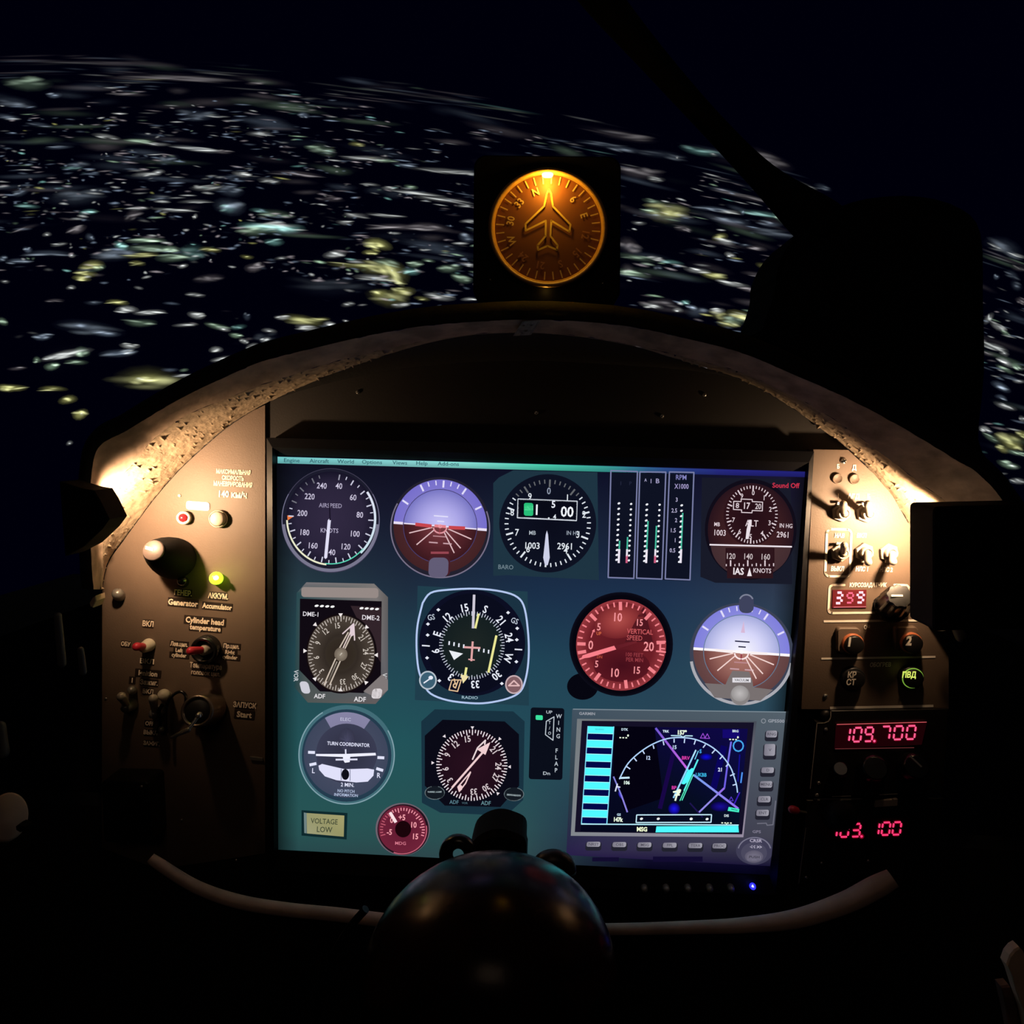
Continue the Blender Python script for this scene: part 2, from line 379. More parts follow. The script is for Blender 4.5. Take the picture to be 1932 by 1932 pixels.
# (x, y, length, thickness, extra angle, colour, brightness) read off the left half of the view
for x, y, l, t, a, c, br in [
 (110,205,170,34,0,GR,.28),(220,255,55,14,0,BL,.7),(60,290,150,30,3,BL,.16),(30,345,90,16,3,BL,.35),(155,378,90,12,3,BL,.3),(240,468,100,10,0,BL,.4),
 (520,252,150,10,0,PK,.22),(730,190,380,18,0,PK,.16),(1040,208,80,10,0,PK,.3),(800,330,150,26,0,BL,.14),(785,350,110,12,0,BL,.25),(430,425,100,12,6,WH,.55),(560,443,120,14,5,GR,.6),
 (640,455,90,10,5,WH,.5),(800,474,180,13,4,WH,.6),(900,484,70,10,3,PK,.4),(1230,340,44,16,0,BL,.6),(1050,412,90,14,3,WH,.45),(1265,465,60,12,0,GR,.6),(1310,483,90,30,6,GR,.25),
 (1445,458,60,12,0,YE,.55),(1480,512,160,13,2,WH,.55),(1560,522,90,10,2,GR,.6),(1640,540,90,12,2,BL,.5),(1800,565,240,12,2,WH,.35),(1900,575,70,10,0,WH,.5),(680,518,80,26,0,BL,.25),(310,540,90,24,0,BL,.18),
 (290,550,80,10,0,CY,.25),(590,580,100,13,-6,WH,.55),(640,570,50,12,-4,WH,.7),(980,575,70,14,2,WH,.7),(1090,605,80,16,0,WH,.35),(1200,578,180,14,3,PK,.3),(1500,620,70,9,0,WH,.4),(1580,632,60,9,3,WH,.7),
 (1665,627,50,12,0,GR,.7),(1690,655,200,10,6,WH,.6),(1790,680,200,11,5,WH,.55),(1880,705,60,9,4,WH,.5),(840,630,120,16,-5,WH,.35),(930,640,100,30,0,BL,.25),(930,705,110,44,-8,BL,.38),(925,712,60,22,-4,CY,.4),
 (650,672,90,18,-4,BL,.25),(790,690,120,10,-2,WH,.4),(560,716,80,11,2,WH,.6),(700,720,150,10,2,WH,.65),(110,706,90,12,0,CY,.55),(358,732,66,14,0,CY,.95),(85,650,60,18,-10,BL,.3),(300,665,220,40,-4,BL,.12),
 (540,745,70,26,-20,PK,.25),(790,750,20,14,0,WH,.7),(310,797,70,20,-14,PK,.55),(100,795,100,12,-18,PK,.2),(190,823,34,12,0,WH,.55),(1090,790,210,22,3,CY,.75),(1040,795,130,30,-6,GR,.5),(1170,795,110,26,4,CY,.7),
 (1130,783,150,12,2,WH,.55),(1110,850,70,18,-4,CY,.7),(1120,740,120,22,0,GR,.25),(1050,725,70,12,0,CY,.4),(1440,745,90,14,4,WH,.35),(1560,742,130,10,4,WH,.45),(1395,772,60,12,0,WH,.5),(1620,795,220,16,0,PK,.4),
 (1740,795,150,22,0,PK,.35),(1530,865,100,28,6,YE,1.0),(1500,897,60,14,0,YE,.8),(1355,903,80,20,0,WH,.8),(1430,945,180,14,3,YE,.4),(1530,955,150,36,10,YE,.5),(1590,975,120,50,40,YE,.45),(1520,1000,150,16,2,WH,.6),(1600,1010,80,16,10,YE,.6),
 (1560,940,100,24,8,GR,.4),(1630,1050,90,26,6,YE,.8),(1540,1055,70,22,6,YE,.75),(1570,1075,150,40,6,YE,.22),(1625,1105,70,14,0,WH,.6),(1780,1072,110,16,6,WH,.65),(1710,1080,60,12,0,YE,.4),
 (1900,1085,60,10,0,WH,.7),(1680,937,60,18,0,GR,.7),(1665,968,70,20,-6,CY,.7),(1735,928,50,10,0,GR,.5),(1820,955,90,22,0,GR,.45),(1870,995,80,22,8,GR,.6),(1900,945,60,12,0,WH,.6),(1895,768,60,10,0,WH,.6),(1890,830,60,24,8,BL,.4),
 (490,866,52,22,0,CY,1.3),(590,848,140,15,0,GR,.85),(600,880,180,20,2,GR,.5),(690,885,70,18,0,GR,.9),(570,905,120,14,-2,YE,.6),(700,915,120,22,2,GR,.5),(740,948,40,12,0,WH,.9),(850,884,80,14,0,YE,.55),(780,900,100,40,0,CY,.18),
 (555,940,60,14,0,YE,.5),(470,905,160,40,0,BL,.22),(365,835,36,20,0,BL,.4),(240,862,60,10,-3,WH,.5),(112,880,34,16,0,BL,.7),(200,900,170,16,0,BL,.3),(75,932,90,14,0,BL,.55),(10,920,40,16,0,BL,.5),(290,905,30,10,0,WH,.6),
 (370,950,90,24,-6,YE,.75),(400,955,50,16,0,GR,.7),(350,978,80,16,0,YE,.8),(330,1000,66,15,0,YE,.9),(288,1038,36,12,0,WH,.6),(20,1010,36,10,0,WH,.35),(220,1090,70,9,0,PK,.35),(380,1095,70,12,0,BL,.25),(476,1097,80,14,0,YE,.8),
 (515,1128,80,18,2,WH,1.0),(605,1137,110,14,0,WH,.9),(570,1175,110,20,2,GR,.45),(795,1146,62,18,0,WH,.95),(790,1067,70,12,0,WH,.5),(845,1000,110,22,0,PK,.25),(1030,950,70,24,-4,PK,.6),(1000,910,50,12,0,YE,.5),(1140,918,50,10,0,WH,.4),
 (330,1188,60,14,0,BL,.7),(360,1205,240,36,4,BL,.16),(172,1232,70,18,0,BL,.7),(430,1222,100,14,0,BL,.6),(10,1176,40,20,0,GR,.7),(750,1188,90,10,0,WH,.65),(880,1190,90,16,8,GR,.6),(905,1204,50,12,3,WH,.9),(965,1195,60,14,0,CY,.4),
 (955,1227,50,14,4,GR,.9),(1090,1212,55,12,0,WH,.6),(1075,1245,40,14,0,WH,.95),(988,1253,36,14,0,WH,.8),(1025,1277,50,16,-3,WH,.85),(1145,1155,60,12,0,WH,.95),(1225,1172,160,26,4,YE,.5),(1250,1200,90,18,2,WH,.8),(1335,1187,46,14,0,WH,1.0),
 (1290,1165,80,12,0,YE,.5),(1400,1170,26,7,0,WH,.8),(1410,1105,50,14,0,WH,.35),(1000,1150,30,20,0,BL,.25),(875,1290,50,16,-10,WH,.8),(905,1325,90,14,-4,WH,.95),(525,1270,70,14,4,WH,.9),(480,1300,130,20,-8,BL,.55),(515,1297,50,14,-6,WH,.6),
 (270,1310,180,20,-10,WH,.8),(330,1303,60,26,-6,GR,.7),(205,1322,60,12,-6,WH,.8),(210,1352,56,20,0,GR,1.0),(310,1338,80,14,-4,GR,.5),(150,1332,30,16,0,GR,.6),(70,1363,70,10,0,PK,.35),(45,1440,110,18,-3,YE,1.0),(20,1447,60,20,0,YE,.6),
 (590,1410,150,26,0,YE,.75),(600,1418,240,60,0,YE,.18),(575,1408,60,12,0,WH,.5),(745,1391,90,10,-4,WH,.55),(215,1448,100,14,0,YE,.6),(275,1493,66,22,0,YE,.9),(325,1546,54,26,0,YE,1.2),(330,1545,20,10,0,WH,.6),(282,1668,26,12,-10,WH,.5),
 (1080,1235,90,40,0,BL,.05),(1330,1025,300,50,0,BL,.03)]:
    city.patch(JX(x), JY(y), l / 2.1467 * 1.22, t / 2.1467 * 1.5, slope(JX(x), JY(y)) * .35 + a, c, br * 1.05)
KX = lambda x: 1100 + x / 2.322
KY = lambda y: 180 + y / 2.322
for x, y, l, t, a, c, br in [
 (180,178,240,26,2,PK,.14),(80,212,200,16,2,BL,.16),(510,240,150,22,6,CY,.38),(570,256,40,10,10,WH,.25),(180,240,140,16,4,BL,.3),(340,262,200,22,5,BL,.12),(412,274,16,9,0,WH,.5),(240,330,180,34,4,PK,.22),(320,365,70,16,6,WH,.35),(700,440,260,14,8,PK,.16),
 (600,410,120,12,8,BL,.2),(810,280,200,44,10,PK,.16),(780,292,60,9,10,WH,.25),(930,385,150,16,8,WH,.4),(1050,405,70,18,6,BL,.2),(1030,455,60,14,40,BL,.2),(370,505,160,52,4,YE,.42),(300,508,90,16,2,GR,.6),(390,520,90,22,4,YE,.4),(310,463,90,14,4,GR,.4),(430,525,100,12,4,WH,.3),
 (570,500,150,14,4,BL,.55),(640,512,90,12,4,WH,.6),(700,510,20,14,0,BL,.6),(800,525,200,16,3,CY,.4),(880,540,90,30,12,GR,.7),(910,562,50,12,18,WH,.9),(650,548,140,22,6,BL,.4),(820,562,90,16,4,BL,.45),(840,600,200,26,4,BL,.14),(245,557,60,12,2,WH,.4),(440,588,70,18,6,PK,.4),(600,622,60,22,0,YE,.65),
 (625,637,80,18,6,WH,.8),(645,700,46,16,0,WH,.8),(760,672,80,14,8,PK,.5),(710,655,60,10,4,BL,.25),(200,665,90,44,6,PK,.25),(230,710,160,18,4,GR,.3),(320,716,70,14,4,WH,.8),(390,733,90,12,4,CY,.6),(500,765,100,16,8,WH,.75),(570,785,110,20,6,YE,.75),(220,780,130,18,4,GR,.8),(200,765,60,30,0,PK,.25),(330,757,40,14,0,BL,.3),
 (660,825,120,14,8,WH,.8),(740,850,110,14,4,PK,.7),(820,858,60,18,2,WH,.9),(840,750,50,26,2,WH,.85),(790,742,60,16,4,YE,.4),(760,788,120,14,4,PK,.3),(870,705,30,12,0,WH,.5),(880,660,50,9,0,PK,.25),(830,725,80,10,4,PK,.3),(820,825,70,12,0,PK,.4),(300,923,90,14,3,WH,.8),(350,915,110,26,0,PK,.2),
 (445,907,44,14,6,CY,1.0),(475,925,50,14,8,BL,.9),(415,943,44,14,0,WH,.7),(500,945,90,30,6,BL,.3),(588,942,60,18,4,WH,1.2),(600,965,90,30,8,YE,.35),(700,972,130,28,8,YE,.8),(740,985,70,16,6,WH,1.0),(790,955,60,26,-6,YE,.85),(640,1000,90,22,10,YE,.7),(660,985,80,26,6,GR,.5),(758,1028,30,24,0,YE,.6),
 (1840,670,150,44,14,BL,.16),(1810,663,70,10,14,WH,.5),(1900,702,80,10,10,WH,.7),(1812,792,26,16,20,BL,.45),(1880,790,60,22,14,BL,.2),(1910,760,60,16,12,PK,.2),(1900,830,50,24,20,BL,.2),(1920,905,50,18,16,PK,.35),(1778,975,30,34,20,WH,.5),(1820,1010,70,18,24,WH,.6),(1850,1040,50,16,24,GR,.5),
 (1800,1105,110,18,14,WH,.65),(1845,1130,40,12,20,WH,.5),(1850,1170,70,18,16,WH,1.0),(1895,1190,60,16,20,GR,1.0),(1780,1130,60,14,12,PK,.3),(1850,1200,80,14,16,GR,.5),(1870,1240,90,12,10,BL,.4),(1910,1252,50,12,8,WH,.6),(1830,1278,80,22,14,BL,.75),(1830,1325,50,14,14,BL,.5),(1850,1360,90,16,18,WH,.6),(1925,1415,30,18,16,WH,.4),
 (1760,1465,50,16,12,WH,1.0),(1870,1505,120,36,16,YE,.5),(1885,1530,80,26,20,YE,.8),(1840,1545,60,20,16,YE,.7),(1925,1490,60,20,16,YE,.7),(1900,1565,90,14,14,GR,.7),(1865,1615,90,20,12,GR,.8),(1880,1622,50,12,12,WH,.8),(1905,1690,60,18,16,WH,.7),(1790,1500,80,16,24,GR,.4)]:
    city.patch(KX(x), KY(y), l / 2.322 * 1.22, t / 2.322 * 1.5, slope(KX(x), KY(y)) * .35 + a * .9, c, br)
# countless dimmer lights, denser and finer towards the horizon
rnd = random.Random(3)
dark = [(430, 545, 150, 40), (90, 560, 110, 50), (600, 590, 110, 22), (300, 660, 160, 26), (180, 480 + 130, 180, 24), (820, 530, 50, 22), (80, 700, 90, 60), (480, 760, 200, 40), (1250, 350, 60, 10), (1300, 545, 160, 14)]
def rand_city(n, x0, x1, y0f, y1f, br, big):
    for _ in range(n):
        x = rnd.uniform(x0, x1); d = y0f + (y1f - y0f) * rnd.random() ** 1.15; y = horizon(min(max(x, -200), 2200)) + d
        if any(((x - a) / c) ** 2 + ((y - b) / e) ** 2 < 1 for a, b, c, e in dark): continue
        if noise.noise(Vector((x * .006, y * .02, 3))) < -.12: continue
        l = rnd.uniform(10, 44) * big * (1 if d > 60 else 2.0); t = rnd.uniform(2.6, 5.6) * (.6 + d / 500)
        c = rnd.choices([WH, BL, PK, CY, GR, YE], [3.5, 6, 5, .6, .9, .4])[0]
        fog = min(1, .30 + d / 170); t = max(t, 5.5 - d / 40)
        city.patch(x, y, l, t, slope(x, y) * .9 + rnd.gauss(0, 5) * min(1, 14 / l), c, br * fog * 1.15 * rnd.random() ** 2, n=8, raw=True)
def haze(n, x0, x1, y0, y1, br):
    for _ in range(n):
        x = rnd.uniform(x0, x1); y = horizon(x) + rnd.uniform(y0, y1)
        if any(((x - a) / c) ** 2 + ((y - b) / e) ** 2 < 1 for a, b, c, e in dark): continue
        city.patch(x, y, rnd.uniform(50, 190), rnd.uniform(7, 22), slope(x, y) + rnd.gauss(0, 1.5), rnd.choice([BL, PK, BL, PK, GR]), br * rnd.random(), n=10, raw=True)
haze(170, -100, 1460, 15, 340, .10); haze(40, 1850, 2200, 20, 400, .1)
rand_city(1500, -150, 1460, 60, 440, .75, 1.0)
rand_city(900, 0, 1000, 130, 400, .5, .6)
rand_city(260, -150, 1500, 12, 90, .16, 2.2)
rand_city(120, -150, 700, 430, 600, .22, 1.0)
rand_city(420, 1500, 1845, 125, 420, .6, 1.0); rand_city(260, 1850, 2300, 20, 460, .4, 1.0)
rand_city(160, 1850, 2300, 20, 460, .45, 1.1)
rand_city(450, -900, -150, 40, 560, .5, 1.0)
rand_city(300, 2300, 3000, -100, 400, .4, 1.0)
co = city.build('city_lights', 'glow', screen_thing); tag(co, 'countless white, bluish and yellow street lights of the pictured city', kind='stuff')
co.visible_shadow = True

# ================================================================== HOOD (glareshield)
ST = [((176,1112),(190,1112),(192,1112)),((172,1050),(193,1050),(203,1062)),((170,980),(193,985),(230,1022)),((172,900),(193,930),(262,978)),((187,843),(208,919),(290,941)),
 ((240,812),(249,878),(318,908)),((300,775),(290,829),(346,878)),((360,742),(346,787),(392,836)),((430,709),(415,757),(439,798)),((500,680),(490,728),(510,757)),((600,655),(600,692),(610,725)),
 ((700,632),(705,664),(712,703)),((800,615),(803,643),(808,690)),((900,607),(900,630),(900,683)),((1000,603),(1000,627),(1000,680)),((1100,607),(1100,635),(1095,684)),((1200,618),(1200,653),(1190,690)),
 ((1300,640),(1298,676),(1292,698)),((1400,666),(1395,702),(1392,716)),((1500,708),(1484,741),(1480,760)),((1600,752),(1560,783),(1545,806)),((1700,805),(1628,829),(1604,850)),((1800,865),(1690,876),(1652,898)),
 ((1845,893),(1740,915),(1682,936)),((1890,942),(1790,952),(1706,972)),((1925,1010),(1830,1020),(1722,1015)),((1936,1175),(1850,1175),(1726,1175))]
HO, HI = .080, .054
def crom(a, b, c, d, t): return .5 * ((2 * b) + (-a + c) * t + (2 * a - 5 * b + 4 * c - d) * t * t + (-a + 3 * b - 3 * c + d) * t ** 3)
def spl(pts, k):
    out = []; n = len(pts)
    for i in range(n - 1):
        for j in range(k):
            q = [pts[max(i - 1, 0)], pts[i], pts[i + 1], pts[min(i + 2, n - 1)]]
            out.append(tuple(crom(q[0][z], q[1][z], q[2][z], q[3][z], j / k) for z in range(len(pts[0]))))
    out.append(tuple(pts[-1])); return out
flat_st = spl([(*a, *b, *c) for a, b, c in ST], 14)
OUT = [P(s[0], s[1], HO) for s in flat_st]; INN = [P(s[2], s[3], HI) for s in flat_st]; JUN = [P(s[4], s[5], 0) for s in flat_st]
hood = thing('glareshield', 'arched glareshield with pale rough-edged rim and black top above the monitor', 'glareshield', P(1000, 640, .04))
def sheet(rows, name, m, parent, rough=0.0, sc=300, lab=None, pits=0):
    b = MB(); n = len(rows[0]); vs = []
    for r, row in enumerate(rows):
        for i, p in enumerate(row):
            a = row[min(i + 1, n - 1)] - row[max(i - 1, 0)]
            c = rows[min(r + 1, len(rows) - 1)][i] - rows[max(r - 1, 0)][i]
            nn = a.cross(c); nn = nn.normalized() if nn.length > 1e-9 else Vector((0, -1, 0))
            f = noise.fractal(p * sc, 1.0, 2.0, 3) * rough
            if pits:
                pv = noise.noise(Vector((p.x * 420, p.z * 420, p.y * 200)))
                if pv > .47: f += (pv - .47) * pits
            f *= min(1, ((rows[0][i] - rows[-1][i]).length / .014) ** 2)
            vs.append(p + nn * f)
    b.add(vs, [(r * n + i, r * n + i + 1, (r + 1) * n + i + 1, (r + 1) * n + i) for r in range(len(rows) - 1) for i in range(n - 1)], True)
    o = b.build(name, m, parent)
    if lab: o['label'] = lab
    return o
def lerp_rows(A, B, k, ends=True): return [[a.lerp(b, j / k) for a, b in zip(A, B)] for j in range(k + 1)]
def dense(A, k):
    out = []
    for a, b in zip(A, A[1:]):
        for j in range(k): out.append(a.lerp(b, j / k))
    return out + [A[-1]]
sheet(lerp_rows(dense(OUT, 2), dense(INN, 2), 10), 'rim_lip', 'lip', hood, .0006, 120, 'smooth brown front lip of the rim')
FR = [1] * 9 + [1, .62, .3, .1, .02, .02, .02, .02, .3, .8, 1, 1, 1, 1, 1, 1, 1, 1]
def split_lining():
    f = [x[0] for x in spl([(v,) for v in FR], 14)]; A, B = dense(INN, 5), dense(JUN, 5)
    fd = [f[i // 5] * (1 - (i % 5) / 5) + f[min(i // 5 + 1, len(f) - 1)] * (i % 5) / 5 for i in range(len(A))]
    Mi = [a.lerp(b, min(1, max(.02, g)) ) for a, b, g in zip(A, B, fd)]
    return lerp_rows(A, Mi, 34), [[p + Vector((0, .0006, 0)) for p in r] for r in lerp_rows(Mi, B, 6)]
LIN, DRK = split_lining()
sheet(DRK, 'inner_dark_lining', 'cloth', hood, .0002, 200)  # dark material takes over from the pale lining across the arch top
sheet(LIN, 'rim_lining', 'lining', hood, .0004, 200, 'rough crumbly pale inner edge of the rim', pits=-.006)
# black rolled top running forward over the panel
cx0 = sum((p.x for p in OUT)) / len(OUT)
def outward(pts):
    res = []
    for i, p in enumerate(pts):
        t = pts[min(i + 1, len(pts) - 1)] - pts[max(i - 1, 0)]; n = Vector((-t.z, 0, t.x)).normalized()
        if n.dot(p - Vector((0, 0, 1.15))) < 0: n = -n
        res.append(n)
    return res
NO = outward(OUT)
prof = [(0, 0), (.003, -.0012), (.008, .001), (.0125, .006), (.0135, .013), (.0125, .03), (.012, .075), (.012, .12)]
def flare(p, n, a, b):
    q = p + n * min(a, .0128) if b > .02 else p + n * a
    k = 1 + max(0, b - .013) / .44 * .93                      # the cowl widens away from the pilot
    return Vector((q.x * k, q.y + b, 1.25 + (q.z - 1.25) * k))
rows = [[flare(p, n, a, b) for p, n in zip(OUT, NO)] for a, b in prof]
sheet(rows, 'hood_top', 'cloth', hood, .0002, 80, 'black outer covering of the hood')
# wrinkled tape over the top of the rim
t = thing('adhesive_tape', 'crumpled grey scrap of tape stuck at the top of the rim under the amber compass', 'tape', P(990, 622, .07))
tp = [(968, 632), (984, 616), (992, 607), (1004, 606), (1013, 612), (1008, 622), (1001, 633), (984, 634)]
b = MB(); vs = []; n = 9
for j in range(n):
    for i in range(n):
        u, v = i / (n - 1), j / (n - 1)
        x = 968 + 12 * (1 - v) + u * 34 + 6 * (1 - v); y = 606 + v * 28 - u * 2
        vs.append(P(x, y, .0835 - .025 * v + .004 * noise.noise(Vector((u * 4, v * 4, 1)))))
b.add(vs, [(j * n + i, j * n + i + 1, (j + 1) * n + i + 1, (j + 1) * n + i) for j in range(n - 1) for i in range(n - 1)], False)
b.build('tape_strip', mat('tape_grey', (.3, .27, .24), .45), t)

# lower rim of the panel opening
def ribbon_tube(pix, h, rpx, name, m, parent):
    pts = spl(pix, 8); b = MB()
    b.tube([P(x, y, h) for x, y, r in pts], [r * upx(h) for x, y, r in pts], 14)
    return b.build(name, m, parent)
t = thing('lower_rim', 'curved pale brown rim tube running below the monitor and behind the leather dome', 'rim', P(960, 1730, .05))
ribbon_tube([(284,1618,9),(300,1630,11),(370,1673,12),(450,1701,13),(540,1716,13),(640,1726,13),(760,1740,13),(900,1750,12),(1040,1754,11),(1180,1753,11),(1300,1750,12),(1400,1746,14),(1500,1734,17),(1590,1705,19),(1650,1675,20),(1684,1657,17)], .055, 0, 'rim_tube', 'tube', t)

# ================================================================== PANELS
ip = thing('instrument_panel', 'large dark instrument panel plate around the monitor under the arched rim', 'panel', P(1000, 1200, -.01))
b = MB()
up = [(s[4], s[5]) for s in flat_st[::4]]
top = [P(x, y, -.0015) for x, y in up] + [P(1760, 1700, -.0015), P(1500, 1850, -.0015), P(1000, 1900, -.0015), P(500, 1850, -.0015), P(192, 1700, -.0015)]
b.loft([[p + Vector((0, .004, 0)) for p in top], top], False); b.build('panel_plate', 'panel_shaded', ip)
sw = thing('switch_board', 'brown switch panel carrying lamps and labelled switches, at the left of the monitor', 'panel', P(340, 1250, 0))
lp = [(s[4] + 1, s[5] + 1) for s in flat_st[: 14 * 9 - 2: 4]] + [(500, 764), (500, 1610), (300, 1640), (192, 1600)]
b = MB(); F = [P(x, y, .0012) for x, y in lp]; b.loft([[p + Vector((0, .0015, 0)) for p in F], F], False); b.build('panel_plate', 'panel', sw)
RH = .010
rp = thing('switch_board', 'brown switch panel with toggle switches and white printed lines, at the right of the monitor', 'panel', P(1640, 1100, RH))
b = MB(); b.prism([(1535, 848), (1600, 849), (1650, 895), (1685, 937), (1712, 985), (1740, 1010), (1790, 1130), (1790, 1338), (1512, 1338), (1524, 1110)], -.0014, RH); b.build('panel_plate', 'panel', rp)

def screw(px, py, h, r=5, label='', mname='chrome', slot=True, cat='screw', grp=None, cross=False):
    u = upx(h); c = P(px, py, h); R = r * u
    t = thing('screw', label, cat, c, grp)
    b = MB(); b.lathe(c, c + Vector((0, -1, 0)), [(0, R), (R * .35, R), (R * .6, R * .8), (R * .75, R * .4), (R * .78, 1e-5)], 20); b.build('screw_head', mname, t)
    if slot:
        b = MB(); a = math.radians(35); dx, dz = math.cos(a), math.sin(a)
        for ww, (ex_, ez_) in ((.16, (dx, dz)),) + (((.16, (-dz, dx)),) if cross else ()):
            d = Vector((ex_, 0, ez_)) * R * .75; nrm = Vector((-ez_, 0, ex_)) * R * ww; f = c + Vector((0, -R * .82, 0))
            b.add([f - d - nrm, f + d - nrm, f + d + nrm, f - d + nrm], [(0, 1, 2, 3)])
        b.build('slot', 'black', t)
    return t
for x, y, lb in [(675, 740, 'small bright screw on the black plate left above the monitor'), (1012, 779, 'small bright screw on the black plate centrally above the monitor'),
                 (1249, 785, 'small screw on the black plate just above the engine bar gauges'), (1329, 745, 'small bright screw high on the black plate nearest the right side of the arch')]:
    screw(x, y, -.001, 3.6, lb, 'chrome', grp='screws on the black plate above the monitor')

# ------- lamps
lamp = thing('panel_lamp', 'black shaded lamp at the left end of the rim lighting the left panel', 'lamp', P(205, 985, .06))
b = MB(); b.prism([(150, 905), (193, 918), (212, 921), (224, 940), (240, 973), (226, 992), (193, 1023), (160, 1040)], .094, .112, .0008, .094); b.build('lamp_shade', 'black', lamp)
b = MB(); b.rod(P(200, 968, .090), P(186, 962, .096), .0022, .0022, 12); b.build('bulb', 'bulb', lamp)
lamp2 = thing('panel_lamp', 'square black shaded lamp at the right end of the rim lighting the right panel', 'lamp', P(1800, 1060, .07))
b = MB(); b.prism(rrect(1717, 948, 1905, 1169, 9, 5, 0, -4), .080, .105, .001, .080); b.build('lamp_shade', 'black', lamp2)
b = MB(); b.rod(P(1762, 996, .068), P(1775, 1003, .075), .0022, .0022, 12); b.build('bulb', 'bulb', lamp2)
b = MB(); b.rod(P(1830, 1050, .082), P(1850, 1080, .02), .006, .006, 12); b.build('bracket', 'black', lamp2)

# ------- printed lettering, left panel
CRM = (255, 236, 214); TAPE = (38, 26, 20)
def words(parent, h, fr, items, col, it=0.0, m_='paint', tape=None, ang=0, bold=.035):
    for q_ in items:
        s_, x, y, hh, sx = q_[:5]; an = q_[5] if len(q_) > 5 else ang
        par = parent
        if tape:
            tw, th_ = q_[6] if len(q_) > 6 else (len(s_) * hh * .62 * sx + 40, hh * 1.55)
            t_ = Art(h - .0003, *fr, an); ca, sa = math.cos(math.radians(an)), math.sin(math.radians(an))
            cs4 = [(x + u * ca - v * sa, y + u * sa + v * ca) for u, v in ((-tw / 2, -th_ / 2), (tw / 2, -th_ / 2), (tw / 2, th_ / 2), (-tw / 2, th_ / 2))]
            f0 = [t_.q(*p) for p in cs4]; bk = [p + Vector((0, .0004, 0)) for p in f0]
            t_.flat = False; t_.loft([bk, f0], False); t_.c = [srgb(tape)] * len(t_.v); par = t_.build('label_tape', m_, parent)
        a_ = Art(h, *fr, an); a_.text(s_, x, y, hh, col, an, sx, bold, it); a_.build('lettering', m_, par)
EF, FF = (160, 740, 5.3667), (160, 1080, 5.3667)
words(sw, .0017, EF, [('МАКСИМАЛЬНАЯ', 1505, 808, 42, .66), ('СКОРОСТЬ', 1500, 870, 42, .66), ('МАНЕВРИРОВАНИЯ', 1500, 932, 44, .63), ('140 км/ч', 1500, 1035, 62, .85)], CRM, ang=3)
words(sw, .0019, FF, [('ГЕНЕР.', 995, 208, 50, .75), ('Generator', 995, 308, 56, .86), ('АККУМ.', 1350, 240, 50, .75), ('Accumulator', 1340, 345, 50, .78), ('ВКЛ', 640, 520, 52, .75), ('Cylinder head', 1215, 492, 56, .85), ('temperature', 1220, 562, 50, .85),
    ('Лев.цил.', 955, 727, 40, .75), ('Left', 955, 788, 38, .85), ('cylinder', 955, 838, 38, .85), ('Пр.цил.', 1485, 748, 40, .8), ('Right', 1470, 808, 38, .85), ('cylinder', 1470, 858, 38, .85), ('Температура', 1225, 948, 48, .73), ('головок цил.', 1225, 1020, 42, .8),
    ('ОБУ', 415, 725, 40, .8), ('ВКЛ', 630, 900, 46, 1.1), ('Ignition', 640, 1022, 50, .9), ('Зажиг.', 650, 1115, 46, .85), ('1', 480, 1092, 46, .9), ('ВКЛ', 640, 1205, 42, .9), ('OFF', 655, 1530, 40, .85), ('ВЫКЛ', 665, 1622, 40, .85), ('ЗАЖИГ.', 675, 1732, 38, .8),
    ('ЗАПУСК', 1620, 1345, 50, .8), ('Start', 1615, 1440, 56, .95)], CRM, tape=TAPE, ang=5)

# ------- left panel controls
def dome_lamp(px, py, r, h0, ht, m_ring, m_lens, label, lensr=.7, cat='lamp', tipdx=0, tipdy=0):
    c = P(px, py, h0); u = upx(h0); R = r * u; t = thing('indicator_lamp', label, cat, c)
    tip = P(px + tipdx, py + tipdy, h0 + ht); L = (tip - c).length
    b = MB(); b.lathe(c, tip, [(0, R), (L * .5, R), (L * .7, R * .94), (L * .72, R * lensr), (L * .5, R * lensr)], 28, cap1=False); b.build('bezel', m_ring, t)
    b = MB(); q = R * lensr * .96; b.lathe(c + (tip - c) * .45, tip, [(0, q)] + [(L * .28 + q * .6 * math.sin(k * math.pi / 12), max(1e-5, q * math.cos(k * math.pi / 12))) for k in range(7)], 24); b.build('lens', m_lens, t)
    return t
dome_lamp(349, 977, 13, .0014, .008, 'cream', 'redlens', 'small red indicator lamp in a cream bezel left of the round cream lamp', .62, tipdx=-5, tipdy=0)
dome_lamp(413, 979, 17, .0014, .007, 'cream', 'cream', 'round cream indicator lamp below the printed 140', .86, tipdx=-3)
g = dome_lamp(409, 1091, 12.5, .0014, .010, 'green_led', 'green_led', 'glowing yellow-green indicator lamp above the Accumulator label', .8, tipdx=-3)
b = MB(); c = P(408, 1090, .0115); b.rod(c, c + Vector((0, -.0012, 0)), .0018, .0016, 12); b.build('glowing_core', 'green_core', g)
light('POINT', 'green_lamp_light', P(404, 1090, .02), .004, (.6, 1, .1), .004)
t = thing('adhesive_tape', 'short strip of white tape between the red and cream lamps', 'tape', P(374, 954, .0016))
b = MB(); b.prism(rrect(351, 945, 395, 961, 5, 4, 0, 3), .001, .0019); b.build('tape_strip', 'white', t)
screw(339, 935, .0014, 3, 'tiny pale screw above the small red lamp', 'cream', False)
